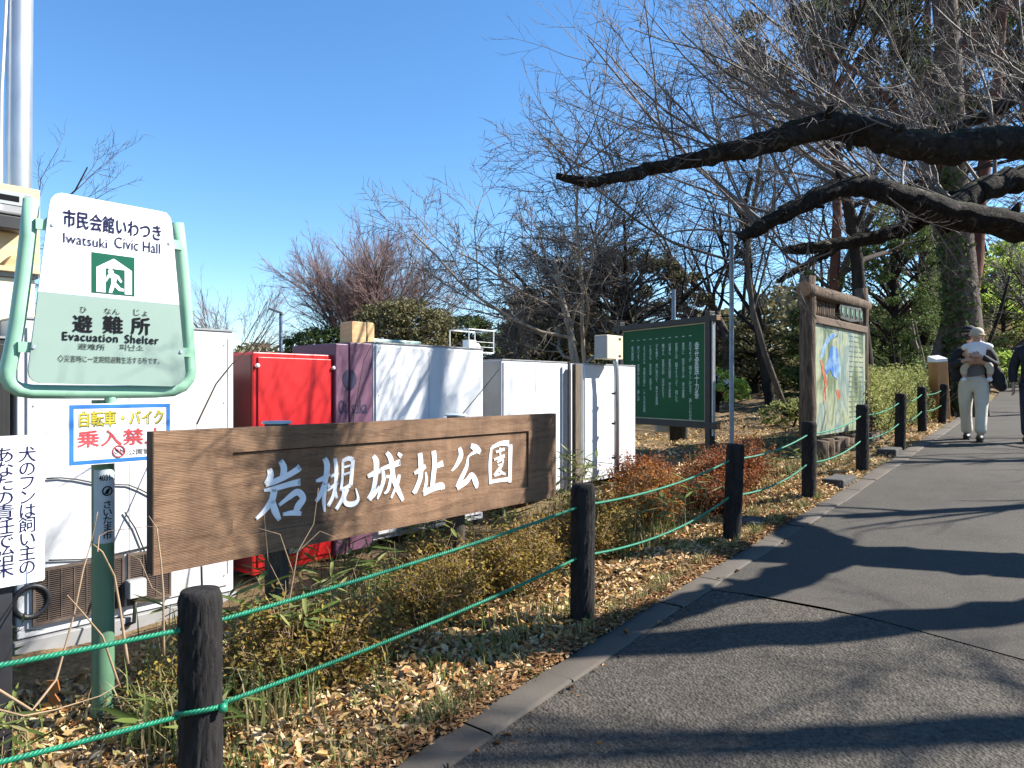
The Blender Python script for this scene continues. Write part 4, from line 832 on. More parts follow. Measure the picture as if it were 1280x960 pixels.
# ------------------------------------------------------------------ shrubs and plants along the fence
def tube_arrays(paths, k=3):
    """paths: list of (pts (n,3) array, radii (n,)); k-sided tubes as one pair of arrays of quads"""
    VV, FF, off = [], [], 0
    ang = np.arange(k) * 2 * PI / k; ca, sa = np.cos(ang), np.sin(ang); jj = np.arange(k); j2 = (jj + 1) % k
    for pts, rad in paths:
        n = len(pts); d = pts[-1] - pts[0]; l = math.sqrt(d[0] * d[0] + d[1] * d[1] + d[2] * d[2]) or 1; d = d / l
        a = (0., 0., 1.) if abs(d[2]) < .85 else (1., 0., 0.)
        e1 = np.array((d[1] * a[2] - d[2] * a[1], d[2] * a[0] - d[0] * a[2], d[0] * a[1] - d[1] * a[0])); e1 /= math.sqrt((e1 * e1).sum())
        e2 = np.array((e1[1] * d[2] - e1[2] * d[1], e1[2] * d[0] - e1[0] * d[2], e1[0] * d[1] - e1[1] * d[0]))
        ring = ca[:, None] * e1 + sa[:, None] * e2
        VV.append((pts[:, None, :] + ring[None] * rad[:, None, None]).reshape(-1, 3))
        i = np.arange(n - 1)[:, None] * k + off
        FF.append(np.stack([i + jj, i + j2, i + k + j2, i + k + jj], -1).reshape(-1, 4)); off += n * k
    return np.concatenate(VV), np.concatenate(FF)
def tubes(name, paths, mat, parent, k=3, smooth=False):
    V, Fq = tube_arrays(paths, k); return link(name, np_mesh(name, V, Fq), mat, parent, smooth)
def unit(v): return v / (np.linalg.norm(v, axis=-1, keepdims=True) + 1e-9)
def shrub(s, v, rx, ry, h, n, leaf, mat, label, seed, cat='shrub', name='shrub', group=None, stem=DRYSTEM, gap=.5, stems=26, leafw=.5):
    rng = np.random.default_rng(seed); x, y = F(s, v); z = float(GH(s, v)); t = thing(name, label, cat, (x, y, z), ROT, group)
    ns = stems; A = rng.uniform(0, 2 * PI, ns); rr = np.sqrt(rng.uniform(0, 1, ns)); tips = np.stack([np.cos(A) * rr * rx, np.sin(A) * rr * ry, h * (1 - .55 * rr ** 2) * rng.uniform(.75, 1.08, ns)], -1)
    paths = []; cl = []
    for tp in tips:
        b = tp * np.array([.25, .25, 0]) + np.array([0, 0, -.04]); u_ = np.linspace(0, 1, 5)[:, None]
        P = b + (tp - b) * u_ + rng.normal(0, .02, (5, 3)) * u_; paths.append((P, np.linspace(.006, .0022, 5)))
        for _ in range(5):
            q = b + (tp - b) * rng.uniform(.35, 1); e = q + unit(rng.normal(0, 1, 3) * np.array([1, 1, .7]) + np.array([0, 0, .5])) * rng.uniform(.06, .16) * (h / .45) ** .5
            paths.append((np.stack([q, (q + e) / 2 + rng.normal(0, .008, 3), e]), np.array([.0028, .002, .0014]))); cl.append(e); cl.append((q + e) / 2)
    tubes('stems', paths, stem, t)
    cl = np.array(cl); cl = cl[rng.uniform(0, 1, len(cl)) > gap * .4]; k = rng.integers(0, len(cl), n); P = cl[k] + rng.normal(0, .028 + .02 * h, (n, 3)); P[:, 2] = np.maximum(P[:, 2], .02)
    A_, B_2, C_ = rot_basis(n, rng, .7); L = rng.uniform(leaf * .6, leaf * 1.3, n); V, Fq = leaf6(P, A_, B_2, C_, L, L * leafw, rng.normal(0, .08, n) * L)
    link('leaves', np_mesh('leaves', V, Fq), mat, t); return t
SG = 'small-leaved shrubs between the name board and the fence'
for i, (s, v, rx, ry, h, n, mat, lab) in enumerate([
    (1.05, -.55, .30, .24, .40, 1500, OLIVE, 'small yellow-leaved shrub at the foot of the nearest fence post, right of it'),
    (1.75, -.62, .36, .28, .44, 2000, OLIVE, 'yellow-brown twiggy shrub under the middle of the name board, second from the nearest post'),
    (2.55, -.66, .42, .30, .50, 2400, OLIVE, 'dense yellow-brown shrub under the right half of the name board'),
    (3.35, -.60, .44, .32, .56, 2600, OLIVE, 'largest yellow-brown shrub, just below the right end of the name board'),
    (2.2, -1.0, .45, .3, .46, 1500, OLIVE, 'brown twiggy shrub directly below the carved characters, close behind the front row'),
    (.72, -.62, .30, .22, .44, 1500, OLIVE, 'olive twiggy shrub between the nearest post and the left timber leg'),
    (.35, -.80, .26, .22, .30, 900, OLIVE, 'low greenish-yellow shrub between the green pole and the nearest post')]):
    shrub(s, v, rx, ry * 1.1, h * .88, int(n * 2.5), .026, mat, lab, 100 + i, group=SG, gap=.4, stems=64)
RG = 'rust-coloured shrubs before the green board and the map board'
for i, (s, v, rx, ry, h, n, mat, lab) in enumerate([
    (4.35, -.75, .42, .34, .42, 2400, ORANGE, 'orange-brown shrub in shade just right of the white machines'),
    (5.1, -1.05, .46, .38, .42, 2600, ORANGE, 'bright orange-brown low shrub left of the third fence post'),
    (5.5, -.55, .42, .34, .38, 2400, RUST, 'rusty red shrub directly behind the third fence post'),
    (6.2, -.85, .50, .40, .46, 3000, RUST, 'rusty red shrub between the third and fourth fence posts'),
    (7.0, -.9, .46, .40, .46, 2800, RUST, 'rusty red shrub at the foot of the left log leg of the map board'),
    (6.2, -1.8, .5, .4, .42, 2400, RUST, 'rusty red shrub in the row behind, below the right end of the green board')]):
    shrub(s, v, rx, ry * 1.1, h, int(n * 2.0), .034, mat, lab, 200 + i, group=RG, gap=.4, stems=60)
def bamboo_grass(s, v, n, h, label, seed, spread=.16, leaf=.17):
    rng = np.random.default_rng(seed); x, y = F(s, v); z = float(GH(s, v)); t = thing('bamboo_grass', label, 'bamboo grass', (x, y, z), rng.uniform(0, 6), 'clumps of bamboo grass in the planting strip')
    paths = []; P, A, L = [], [], []
    for i in range(n):
        b = np.array([rng.normal(0, spread), rng.normal(0, spread), -.03]); hh = h * rng.uniform(.55, 1.1); ln = rng.normal(0, .22, 2) * hh; u_ = np.linspace(0, 1, 5)[:, None]
        pts = b + np.concatenate([ln[None] * u_ ** 1.5, (hh + .03) * u_], 1); paths.append((pts, np.linspace(.003, .0015, 5)))
        for j in range(rng.integers(4, 8)):
            q = pts[-1] * (1 - .28 * rng.uniform(0, 1)) + b * 0; a = rng.uniform(0, 2 * PI); d = np.array([math.cos(a), math.sin(a), rng.uniform(-.35, .55)]); d /= np.linalg.norm(d); l = leaf * rng.uniform(.6, 1.25)
            P.append(q + d * l * .5); A.append(d); L.append(l)
    tubes('stems', paths, DRYSTEM, t); P, A, L = map(np.array, (P, A, L)); Bx = unit(np.cross(A, np.array([0, 0, 1.]) + rng.normal(0, .3, A.shape))); Cx = np.cross(Bx, A)
    V, Fq = leaf6(P, A, Bx, Cx, L, L * rng.uniform(.10, .17, len(L)), L * .03); link('leaves', np_mesh('leaves', V, Fq), SASA, t); return t
for i, (s, v, n, h, lab) in enumerate([
    (.62, -.95, 9, .42, 'green bamboo grass clump under the left quarter of the name board'),
    (1.55, -1.05, 14, .50, 'leafy bamboo grass clump below the red machine and name board'),
    (2.2, -1.2, 10, .5, 'bamboo grass clump in front of the grey machine grille'),
    (3.05, -1.1, 13, .55, 'tall bamboo grass clump at the right timber leg of the name board'),
    (3.9, -1.35, 13, .60, 'bamboo grass clump at the base of the white machine right of the name board'),
    (4.6, -1.7, 14, .62, 'bamboo grass clump at the foot of the grey conduit'),
    (4.1, -.45, 12, .42, 'shaded bamboo grass clump right of the second fence post'),
    (4.9, -.5, 10, .40, 'variegated arching grass clump between the second and third fence posts'),
    (.2, -.45, 7, .26, 'short bamboo grass sprig left of the nearest fence post'),
    (.80, -.70, 14, .46, 'taller bamboo grass clump right behind the nearest fence post'),
    (.95, -.72, 12, .40, 'bamboo grass clump hiding the left timber leg of the name board'),
    (1.2, -1.35, 14, .46, 'bamboo grass clump close in front of the red machine foot'),
    (2.6, -1.45, 14, .52, 'bamboo grass clump in front of the white machine service plate'),
    (3.4, -1.7, 14, .56, 'bamboo grass clump in the gap at the grey machine side'),
    (-.35, -.85, 10, .30, 'bamboo grass clump at the foot of the green pole'),
    (-.2, -1.75, 9, .36, 'bamboo grass clump in front of the rusty brown grille'),
    (5.6, -2.3, 12, .4, 'bamboo grass clump below the left corner of the green board'),
    (7.6, -.55, 9, .26, 'small green tuft at the left end of the log base')]): bamboo_grass(s, v, n, h, lab, 300 + i)
def sapling(pts_list, label, seed, mat=DRYSTEM, name='sapling'):
    """bare wiry stems given as world polylines"""
    b = pts_list[0][0][0]; t = thing(name, label, 'sapling', (b[0], b[1], b[2]), 0); mb = MB()
    for pts, r0 in pts_list:
        P = [Vector(p) - Vector(b) for p in pts]; Q = []
        for i in range(len(P) - 1):
            for j in range(5): Q.append(P[i].lerp(P[i + 1], j / 5))
        Q.append(P[-1]); mb.tube(Q, list(np.linspace(r0, r0 * .35, len(Q))), 6)
    mb.build('stems', mat, t, True); return t
d = 2.75
sapling([([AT(-30, 845, 2.6), AT(40, 888, 2.65), AT(70, 850, 2.75), AT(92, 770, 2.85), AT(104, 712, 2.9), AT(113, 682, 2.95), AT(122, 640, 2.95)], .0055),
         ([AT(-30, 880, 2.55), AT(30, 895, 2.6), AT(70, 887, 2.7), AT(125, 870, 2.85), AT(150, 855, 2.95)], .004),
         ([AT(150, 860, 2.95), AT(128, 795, 2.9), AT(100, 762, 2.85), AT(84, 744, 2.8)], .005), ([AT(160, 830, 2.95), AT(150, 760, 3.0), AT(143, 720, 3.0), AT(128, 690, 2.95), AT(116, 680, 2.95)], .006),
         ([AT(122, 690, 2.9), AT(124, 670, 2.95), AT(135, 664, 2.97), AT(185, 658, 3.0), AT(240, 664, 2.95)], .0025)], 'bare wiry stems of a young tree arching left of the green pole', 1)
sapling([([AT(205, 820, 3.0), AT(204, 740, 3.02), AT(201, 700, 3.03), AT(196, 660, 3.05), AT(186, 645, 3.1)], .005), ([AT(204, 745, 3.02), AT(190, 735, 3.1), AT(175, 700, 3.15), AT(158, 690, 3.2)], .003)], 'bare stem of a thin sapling against the left end of the name board', 2)
sapling([([AT(428, 740, 4.75), AT(438, 600, 4.8), AT(442, 525, 4.85), AT(446, 500, 4.9), AT(455, 450, 4.95), AT(465, 430, 4.95)], .006)], 'single bare switch rising in front of the purple machine', 3, BARK)
sapling([([AT(360, 760, 3.1), AT(372, 690, 3.15), AT(392, 655, 3.2), AT(398, 610, 3.2)], .0035), ([AT(366, 715, 3.12), AT(350, 668, 3.1), AT(322, 660, 3.05)], .0025), ([AT(372, 690, 3.15), AT(400, 664, 3.2), AT(420, 672, 3.2)], .0025), ([AT(355, 740, 3.1), AT(335, 700, 3.1), AT(330, 640, 3.1)], .002)], 'thin brown twigs in front of the carved first character of the name board', 4)
sapling([([AT(246, 530, 4.55), AT(270, 480, 4.5), AT(290, 455, 4.4), AT(315, 432, 4.3), AT(328, 418, 4.25)], .006), ([AT(255, 830, 3.9), AT(252, 720, 4.2), AT(250, 600, 4.4), AT(246, 530, 4.55)], .008)], 'pale bare switch between the white and red machine backs', 5)
sapling([([AT(545, 650, 5.5), AT(548, 590, 5.55), AT(560, 545, 5.6), AT(572, 525, 5.6), AT(605, 485, 5.7), AT(625, 460, 5.7)], .007), ([AT(548, 590, 5.55), AT(545, 640, 5.5), AT(540, 700, 5.4)], .008)], 'dark bare switch slanting up past the right half of the name board', 6, BARK)
# dry curled orange leaf by the stems
x, y, z = GP(66, 3.0); mb = MB(); c = AT(66, 866, 3.0) - Vector((x, y, z)); t = thing('dead_leaf', 'curled orange dead leaf hanging on the bare stems near the green pole', 'leaf', (x, y, z)); 
mb.prism([(c.x - .025, c.z + .05), (c.x + .02, c.z + .055), (c.x + .03, c.z + .01), (c.x + .005, c.z), (c.x + .03, c.z - .035), (c.x, c.z - .06), (c.x - .02, c.z - .03), (c.x - .012, c.z)], c.y - .004, c.y + .004); mb.build('blade', M('dead_leaf_orange', (.36, .13, .03), (.24, .08, .02), 20), t)

# hedge
def leaf_mass(name, parent, P, size, mat, rng, tilt=.7, w=.5):
    n = len(P); A, B, C = rot_basis(n, rng, tilt); L = rng.uniform(size * .6, size * 1.35, n); V, Fq = leaf6(P, A, B, C, L, L * w, rng.normal(0, .1, n) * L); return link(name, np_mesh(name, V, Fq), mat, parent)
rng = np.random.default_rng(77); hx0, hx1 = 11.5, 18.2; hv = -1.0
x, y = F(hx0, hv); z = G(x, y); hd = thing('hedge', 'clipped pale green hedge behind the far fence posts, right of the map board', 'hedge', (x, y, z), ROT)
n = 30000; sx = rng.uniform(0, hx1 - hx0, n); a = rng.uniform(0, PI, n); rad = rng.uniform(.72, 1.06, n) * (1 + .09 * np.sin(sx * 3.1) * np.cos(a * 2) + .06 * np.sin(sx * 7.7 + a * 3)); hy = -np.cos(a) * .55 * rad; hz = np.sin(a) ** .7 * 1.02 * rad + .02
gz = Gs(hx0 + sx, hv) - z; leaf_mass('leaves', hd, np.stack([sx, hy, hz + gz], -1), .045, HEDGEL, rng, .8, .55)
paths = []
for i in range(260):
    q = rng.uniform(0, hx1 - hx0); b = np.array([q, rng.normal(0, .25), float(Gs(hx0 + q, hv)) - z - .05]); e = b + np.array([rng.normal(0, .2), rng.normal(0, .35), rng.uniform(.6, 1.02)]); paths.append((np.stack([b, (b + e) / 2 + rng.normal(0, .05, 3), e]), np.array([.014, .009, .004])))
tubes('stems', paths, BARK, hd)

# ------------------------------------------------------------------ people
def skin(verts, edges, radii, levels=2, root=0):
    me = bpy.data.meshes.new('body'); bm = bmesh.new(); L = bm.verts.layers.skin.verify(); vs = []
    for i, (p, r) in enumerate(zip(verts, radii)):
        v = bm.verts.new(p); v[L].radius = r if hasattr(r, '__len__') else (r, r); v[L].use_root = (i == root); vs.append(v)
    for a, b in edges: bm.edges.new((vs[a], vs[b]))
    bm.to_mesh(me); bm.free(); o = bpy.data.objects.new('body', me); COL.objects.link(o)
    m = o.modifiers.new('skin', 'SKIN'); m.use_smooth_shade = True; m = o.modifiers.new('sub', 'SUBSURF'); m.levels = levels; m.render_levels = levels
    out = bpy.data.meshes.new_from_object(o.evaluated_get(bpy.context.evaluated_depsgraph_get())); bpy.data.objects.remove(o); bpy.data.meshes.remove(me); return out
def chain(*names_pts):
    return names_pts
class Skel:
    def __init__(s): s.v = []; s.r = []; s.e = []; s.n = {}
    def add(s, name, p, r, parent=None):
        s.n[name] = len(s.v); s.v.append(p); s.r.append(r)
        if parent: s.e.append((s.n[parent], s.n[name]))
        return s
    def mesh(s, lv=2): return skin(s.v, s.e, s.r, lv)
SKINC = M('skin', (.42, .25, .18), (.38, .22, .155), 8, .55); HAIR = M('dark_hair', (.012, .010, .009), (.022, .018, .016), 40, .6)
CREAMP = M('cream_trousers', (.58, .54, .46), (.50, .46, .39), 4, .85, bump=.35, bscale=9, bdist=.03); BLACKC = M('black_cloth', (.012, .012, .016), (.020, .020, .025), 6, .85, bump=.3, bscale=12, bdist=.02)
GREYC = M('grey_knit', (.15, .155, .165), (.11, .115, .125), 9, .9); WHITEC = M('white_cloth', (.72, .72, .76), (.62, .62, .67), 6, .85, bump=.3, bscale=16, bdist=.02); BEIGE = M('beige_cloth', (.48, .40, .31), (.40, .33, .25), 8, .85)
SHOE = M('black_shoe', (.014, .013, .013), (.03, .028, .026), 8, .45); NAVYC = M('dark_navy_cloth', (.014, .014, .03), (.02, .02, .042), 6, .85); MASKG = M('grey_mask', (.24, .22, .21), (.2, .18, .175), 6, .8); EYE = M('eye_dark', (.01, .008, .007)); EYEW = M('eye_white', (.6, .58, .55))
def hand(sk, wrist, tip_dir, palm_side, parent, r=.019):
    """palm with five separate, bent fingers"""
    w_ = Vector(wrist); d = Vector(tip_dir).normalized(); p = Vector(palm_side).normalized(); n = d.cross(p).normalized()
    sk.add('palm' + parent, tuple(w_ + d * .045), (.021, .03), parent); sk.add('knuck' + parent, tuple(w_ + d * .085), (.016, .036), 'palm' + parent)
    for i, (off, l) in enumerate(((-.033, .055), (-.011, .068), (.011, .072), (.033, .064))):
        a = w_ + d * .09 + p * off; sk.add(f'f{i}a' + parent, tuple(a + d * l * .45), .0095, 'knuck' + parent); sk.add(f'f{i}b' + parent, tuple(a + d * l * .85 + n * .022), .008, f'f{i}a' + parent)
    sk.add('tha' + parent, tuple(w_ + d * .06 + p * .045), .011, 'palm' + parent); sk.add('thb' + parent, tuple(w_ + d * .085 + p * .06 + n * .015), .009, 'tha' + parent)
def head_parts(t, c, r, yaw, hair_mb=None):
    Rm = Matrix.Rotation(yaw, 3, 'Z'); at = lambda x, y, z: tuple(Vector(c) + Rm @ Vector((x, y, z)))
    for sx in (-1, 1):
        m = MB(); m.ball(at(sx * .033, -.083, .008), (.014, .010, .008), 10); e = m.build('eye', EYEW, t, True); m = MB(); m.ball(at(sx * .033, -.091, .008), (.007, .005, .007), 8); m.build('iris', EYE, e, True)
    return at
# walker with the child
px_, py_ = 7.18, 11.2; wk = thing('person', 'person in cream trousers and open black coat on the path, carrying a child', 'person', (px_, py_, G(px_, py_)), R(-37))
sk = Skel(); sk.add('pelvis', (0, 0, .95), (.13, .10)); sk.add('waist', (0, 0, 1.10), (.125, .095), 'pelvis'); sk.add('chest', (0, .0, 1.32), (.155, .105), 'waist'); sk.add('neck0', (0, .02, 1.46), (.07, .06), 'chest'); sk.add('neck', (-.03, .01, 1.52), .052, 'neck0')
sk.add('jaw', (-.06, -.015, 1.59), (.062, .075), 'neck'); sk.add('skull', (-.065, .0, 1.68), (.075, .09), 'jaw'); sk.add('crown', (-.065, .01, 1.73), (.055, .065), 'skull')
for sx, nm in ((-1, 'r'), (1, 'l')):
    sk.add('hip' + nm, (sx * .095, 0, .88), .105, 'pelvis'); ky = -.10 if sx > 0 else .06; fy = -.16 if sx > 0 else .22
    sk.add('knee' + nm, (sx * .10, ky, .50), .062, 'hip' + nm); sk.add('ankle' + nm, (sx * .095, fy, .10), .04, 'knee' + nm); sk.add('toe' + nm, (sx * .10, fy - .13, .045), (.042, .03), 'ankle' + nm)
    sk.add('sh' + nm, (sx * .19, .02, 1.40), .062, 'chest'); sk.add('el' + nm, (sx * .27, -.06, 1.15), .045, 'sh' + nm)
    wr = (sx * .10, -.30, 1.24 + .06 * (sx > 0)); sk.add('wr' + nm, wr, .030, 'el' + nm); hand(sk, wr, (-sx * 1, -.25, .1), (0, .1, 1), 'wr' + nm)
body = link('body', sk.mesh(2), SKINC, wk)
sk = Skel(); sk.add('pelvis', (0, 0, .97), (.17, .125)); sk.add('belt', (0, 0, 1.03), (.165, .12), 'pelvis')
for sx, nm in ((-1, 'r'), (1, 'l')):
    ky = -.09 if sx > 0 else .05; fy = -.14 if sx > 0 else .20
    sk.add('hip' + nm, (sx * .10, 0, .84), .135, 'pelvis'); sk.add('knee' + nm, (sx * .11, ky, .50), (.098, .092), 'hip' + nm); sk.add('shin' + nm, (sx * .105, (ky + fy) / 2, .30), (.092, .086), 'knee' + nm); sk.add('hem' + nm, (sx * .10, fy + .01, .10), (.098, .092), 'shin' + nm)
link('trousers', sk.mesh(2), CREAMP, wk)
sk = Skel(); sk.add('hem', (0, -.005, .93), (.175, .13)); sk.add('waist', (0, 0, 1.10), (.165, .125), 'hem'); sk.add('chest', (0, 0, 1.34), (.175, .125), 'waist'); link('shirt', sk.mesh(2), GREYC, wk)
sk = Skel(); sk.add('back', (0, .075, 1.30), (.20, .09)); sk.add('collar', (0, .06, 1.47), (.12, .075), 'back'); sk.add('low', (.02, .11, 1.05), (.215, .085), 'back'); sk.add('skirt', (.03, .13, .82), (.21, .07), 'low')
sk.add('flapl', (.24, .02, 1.12), (.085, .12), 'back'); sk.add('flapl2', (.33, .05, .90), (.10, .11), 'flapl'); sk.add('flapl3', (.39, .06, .76), (.07, .08), 'flapl2')
sk.add('flapr', (-.21, .02, 1.12), (.06, .10), 'back'); sk.add('flapr2', (-.235, .03, .90), (.06, .09), 'flapr')
for sx, nm in ((-1, 'r'), (1, 'l')):
    sk.add('sh' + nm, (sx * .20, .02, 1.41), .085, 'back'); sk.add('el' + nm, (sx * .29, -.06, 1.15), .072, 'sh' + nm); sk.add('cf' + nm, (sx * .13, -.285, 1.235 + .06 * (sx > 0)), .052, 'el' + nm)
link('coat', sk.mesh(2), BLACKC, wk)
for sx, fy in ((-1, .22), (1, -.16)):
    m = MB(); m.ball((sx * .10, fy - .06, .055), (.058, .155, .055), 16); m.ball((sx * .10, fy + .02, .085), (.05, .06, .06), 14); sh = m.build('shoe', SHOE, wk, True); m = MB(); m.box(sx * .10 - .05, sx * .10 + .05, fy - .20, fy + .08, .0, .022); m.build('sole', BLACK, sh, bevel=.01)
at = head_parts(wk, (-.063, 0, 1.665), .1, R(-10))
m = MB(); m.ball(at(0, -.045, -.055), (.062, .062, .055), 14); m.build('face_mask', BLACK, wk, True)
m = MB(); m.ball(at(0, .012, .055), (.092, .108, .075), 16); m.build('hair', HAIR, wk, True)
m = MB(); m.ball(at(0, .0, .062), (.097, .112, .07), 16); m.ball(at(0, -.105, .045), (.07, .06, .010), 14); m.build('cap', BLACKC, wk, True)
for sx in (-1, 1): m = MB(); m.ball(at(sx * .082, .0, -.005), (.014, .022, .03), 10); m.build('ear', SKINC, wk, True)
# child, back to the camera, held against the chest
cx, cy = Vector((.06, -.235)).to_tuple(); a = R(-37); ch = thing('person', 'small child in white jacket and beige bonnet, carried by a walker', 'person', (px_ + cx * math.cos(a) - cy * math.sin(a), py_ + cx * math.sin(a) + cy * math.cos(a), G(px_, py_) + 1.16), a)
sk = Skel(); sk.add('seat', (0, 0, .08), (.085, .075)); sk.add('chest', (0, .01, .26), (.095, .08), 'seat'); sk.add('neck', (0, .02, .37), .045, 'chest'); sk.add('head', (0, .02, .46), (.072, .078), 'neck'); sk.add('top', (0, .02, .52), .055, 'head')
for sx, nm in ((-1, 'r'), (1, 'l')):
    sk.add('hip' + nm, (sx * .10, .03, .06), .052, 'seat'); sk.add('knee' + nm, (sx * .17, .03, -.03), .042, 'hip' + nm); sk.add('foot' + nm, (sx * .16, -.01, -.20), .032, 'knee' + nm); sk.add('toe' + nm, (sx * .165, -.06, -.225), .025, 'foot' + nm)
    sk.add('sh' + nm, (sx * .10, .02, .31), .04, 'chest'); sk.add('el' + nm, (sx * .17, .05, .27), .033, 'sh' + nm); sk.add('hd' + nm, (sx * .15, .13, .30), .022, 'el' + nm)
link('body', sk.mesh(2), SKINC, ch)
sk = Skel(); sk.add('hem', (0, 0, .07), (.105, .09)); sk.add('chest', (0, .01, .26), (.118, .10), 'hem'); sk.add('collar', (0, .02, .35), (.07, .06), 'chest')
for sx, nm in ((-1, 'r'), (1, 'l')): sk.add('sh' + nm, (sx * .115, .02, .31), .058, 'chest'); sk.add('el' + nm, (sx * .18, .05, .27), .05, 'sh' + nm); sk.add('cf' + nm, (sx * .16, .11, .29), .04, 'el' + nm)
link('jacket', sk.mesh(2), WHITEC, ch)
for sx in (-1, 1):
    sk = Skel(); sk.add('hip', (sx * .11, .03, .06), .065); sk.add('knee', (sx * .175, .03, -.04), .056, 'hip'); sk.add('cuff', (sx * .165, -.005, -.15), .046, 'knee'); link('trouser_leg', sk.mesh(2), BEIGE, ch)
    m = MB(); m.ball((sx * .165, -.035, -.215), (.038, .06, .038), 12); m.build('shoe', WHITEC, ch, True)
m = MB(); m.ball((0, .015, .50), (.095, .098, .085), 18); bn = m.build('bonnet', BEIGE, ch, True); m = MB(); m.tube([(.097 * math.cos(t), .015 + .10 * math.sin(t), .465) for t in np.linspace(0, 2 * PI, 25)[:-1]], .012, 8, closed=True); m.build('brim', BEIGE, bn, True)
for sx in (-1, 1): m = MB(); m.ball((sx * .08, .02, .44), (.01, .016, .02), 8); m.build('ear', SKINC, ch, True)
for sx in (-1, 1): m = MB(); m.ball((sx * .028, .093, .455), (.009, .006, .008), 8); m.build('eye', EYE, ch, True)
# second walker at the right edge
px2, py2 = 7.80, 10.75; w2p = thing('person', 'person in a dark coat and grey mask, half cut off by the right edge', 'person', (px2, py2, G(px2, py2)), R(-38))
sk = Skel(); sk.add('pelvis', (0, 0, .93), (.13, .10)); sk.add('waist', (0, 0, 1.08), (.12, .09), 'pelvis'); sk.add('chest', (0, 0, 1.30), (.15, .10), 'waist'); sk.add('neck0', (0, .015, 1.44), (.065, .055), 'chest'); sk.add('neck', (0, 0, 1.50), .048, 'neck0'); sk.add('jaw', (0, -.02, 1.57), (.06, .07), 'neck'); sk.add('skull', (0, 0, 1.66), (.074, .088), 'jaw'); sk.add('crown', (0, .01, 1.71), (.055, .062), 'skull')
for sx, nm in ((-1, 'r'), (1, 'l')):
    fy = .20 if sx > 0 else -.14
    sk.add('hip' + nm, (sx * .09, 0, .87), .10, 'pelvis'); sk.add('knee' + nm, (sx * .095, -.02 + fy * .3, .48), .06, 'hip' + nm); sk.add('ankle' + nm, (sx * .09, fy, .10), .04, 'knee' + nm); sk.add('toe' + nm, (sx * .09, fy - .13, .045), (.04, .03), 'ankle' + nm)
    sk.add('sh' + nm, (sx * .18, .02, 1.37), .058, 'chest'); sk.add('el' + nm, (sx * .26, .03, 1.08), .043, 'sh' + nm); wr = (sx * .25, -.08 if sx < 0 else .05, .85); sk.add('wr' + nm, wr, .028, 'el' + nm); hand(sk, wr, (0, -.2, -1), (sx * .2, -1, .1), 'wr' + nm)
link('body', sk.mesh(2), SKINC, w2p)
sk = Skel(); sk.add('hem', (0, 0, .70), (.21, .16)); sk.add('hip', (0, 0, .92), (.19, .14), 'hem'); sk.add('waist', (0, 0, 1.10), (.175, .13), 'hip'); sk.add('chest', (0, 0, 1.32), (.195, .135), 'waist'); sk.add('collar', (0, .01, 1.47), (.10, .085), 'chest')
for sx, nm in ((-1, 'r'), (1, 'l')): sk.add('sh' + nm, (sx * .19, .02, 1.38), .085, 'chest'); sk.add('el' + nm, (sx * .27, .03, 1.08), .072, 'sh' + nm); sk.add('cf' + nm, (sx * .255, -.07 if sx < 0 else .05, .88), .055, 'el' + nm)
link('coat', sk.mesh(2), BLACKC, w2p)
sk = Skel(); sk.add('pelvis', (0, 0, .90), (.15, .12))
for sx, nm in ((-1, 'r'), (1, 'l')):
    fy = .20 if sx > 0 else -.14; sk.add('hip' + nm, (sx * .09, 0, .82), .115, 'pelvis'); sk.add('knee' + nm, (sx * .095, -.02 + fy * .3, .48), .085, 'hip' + nm); sk.add('hem' + nm, (sx * .09, fy, .09), .07, 'knee' + nm)
link('trousers', sk.mesh(2), NAVYC, w2p)
for sx, fy in ((-1, -.14), (1, .20)): m = MB(); m.ball((sx * .09, fy - .06, .055), (.052, .145, .052), 14); m.build('shoe', SHOE, w2p, True)
at = head_parts(w2p, (0, 0, 1.645), .1, 0)
m = MB(); m.ball(at(0, -.045, -.05), (.062, .06, .055), 14); m.build('face_mask', MASKG, w2p, True); m = MB(); m.ball(at(0, .018, .05), (.09, .105, .085), 16); m.ball(at(0, .07, -.03), (.08, .06, .10), 14); m.build('hair', HAIR, w2p, True)
# ------------------------------------------------------------------ trees
def perp(d, rng):
    r = rng.normal(0, 1, 3); r -= d * r.dot(d); return r / (math.sqrt(r.dot(r)) + 1e-9)
def grow(out, p, d, L, r, lvl, rng, c):
    n = c['seg'][min(lvl, len(c['seg']) - 1)]; wig = c.get('wig', .16); up = c['up'][min(lvl, len(c['up']) - 1)]
    P = np.empty((n + 1, 3)); P[0] = p; dirs = [d]; st = L / n
    for i in range(n):
        d = d + rng.normal(0, wig, 3) + np.array([0, 0, up]); d = d / math.sqrt(d.dot(d)); P[i + 1] = P[i] + d * st; dirs.append(d)
    tip = r * c.get('taper', .45); R_ = np.linspace(r, tip, n + 1); out[lvl].append((P, R_))
    if lvl >= c['lv']: return
    m = c['kids'][lvl]; a0 = c['start'][lvl]
    for j in range(m):
        t = a0 + (1 - a0) * (j + rng.uniform(.1, .9)) / m; f = t * n; i = min(int(f), n - 1); q = P[i] + (P[i + 1] - P[i]) * (f - i)
        an = rng.normal(c['ang'][lvl], c.get('angsd', .18)); dd = dirs[i] * math.cos(an) + perp(dirs[i], rng) * math.sin(an)
        dd[2] = dd[2] * c.get('flat', 1) if lvl == 0 else dd[2]; dd = dd / math.sqrt(dd.dot(dd))
        grow(out, q, dd, L * c['ratio'][lvl] * rng.uniform(.65, 1.2) * (1.15 - .45 * t), max(c.get('minr', .004), R_[i] * c['rr'][lvl] * rng.uniform(.8, 1.1)), lvl + 1, rng, c)
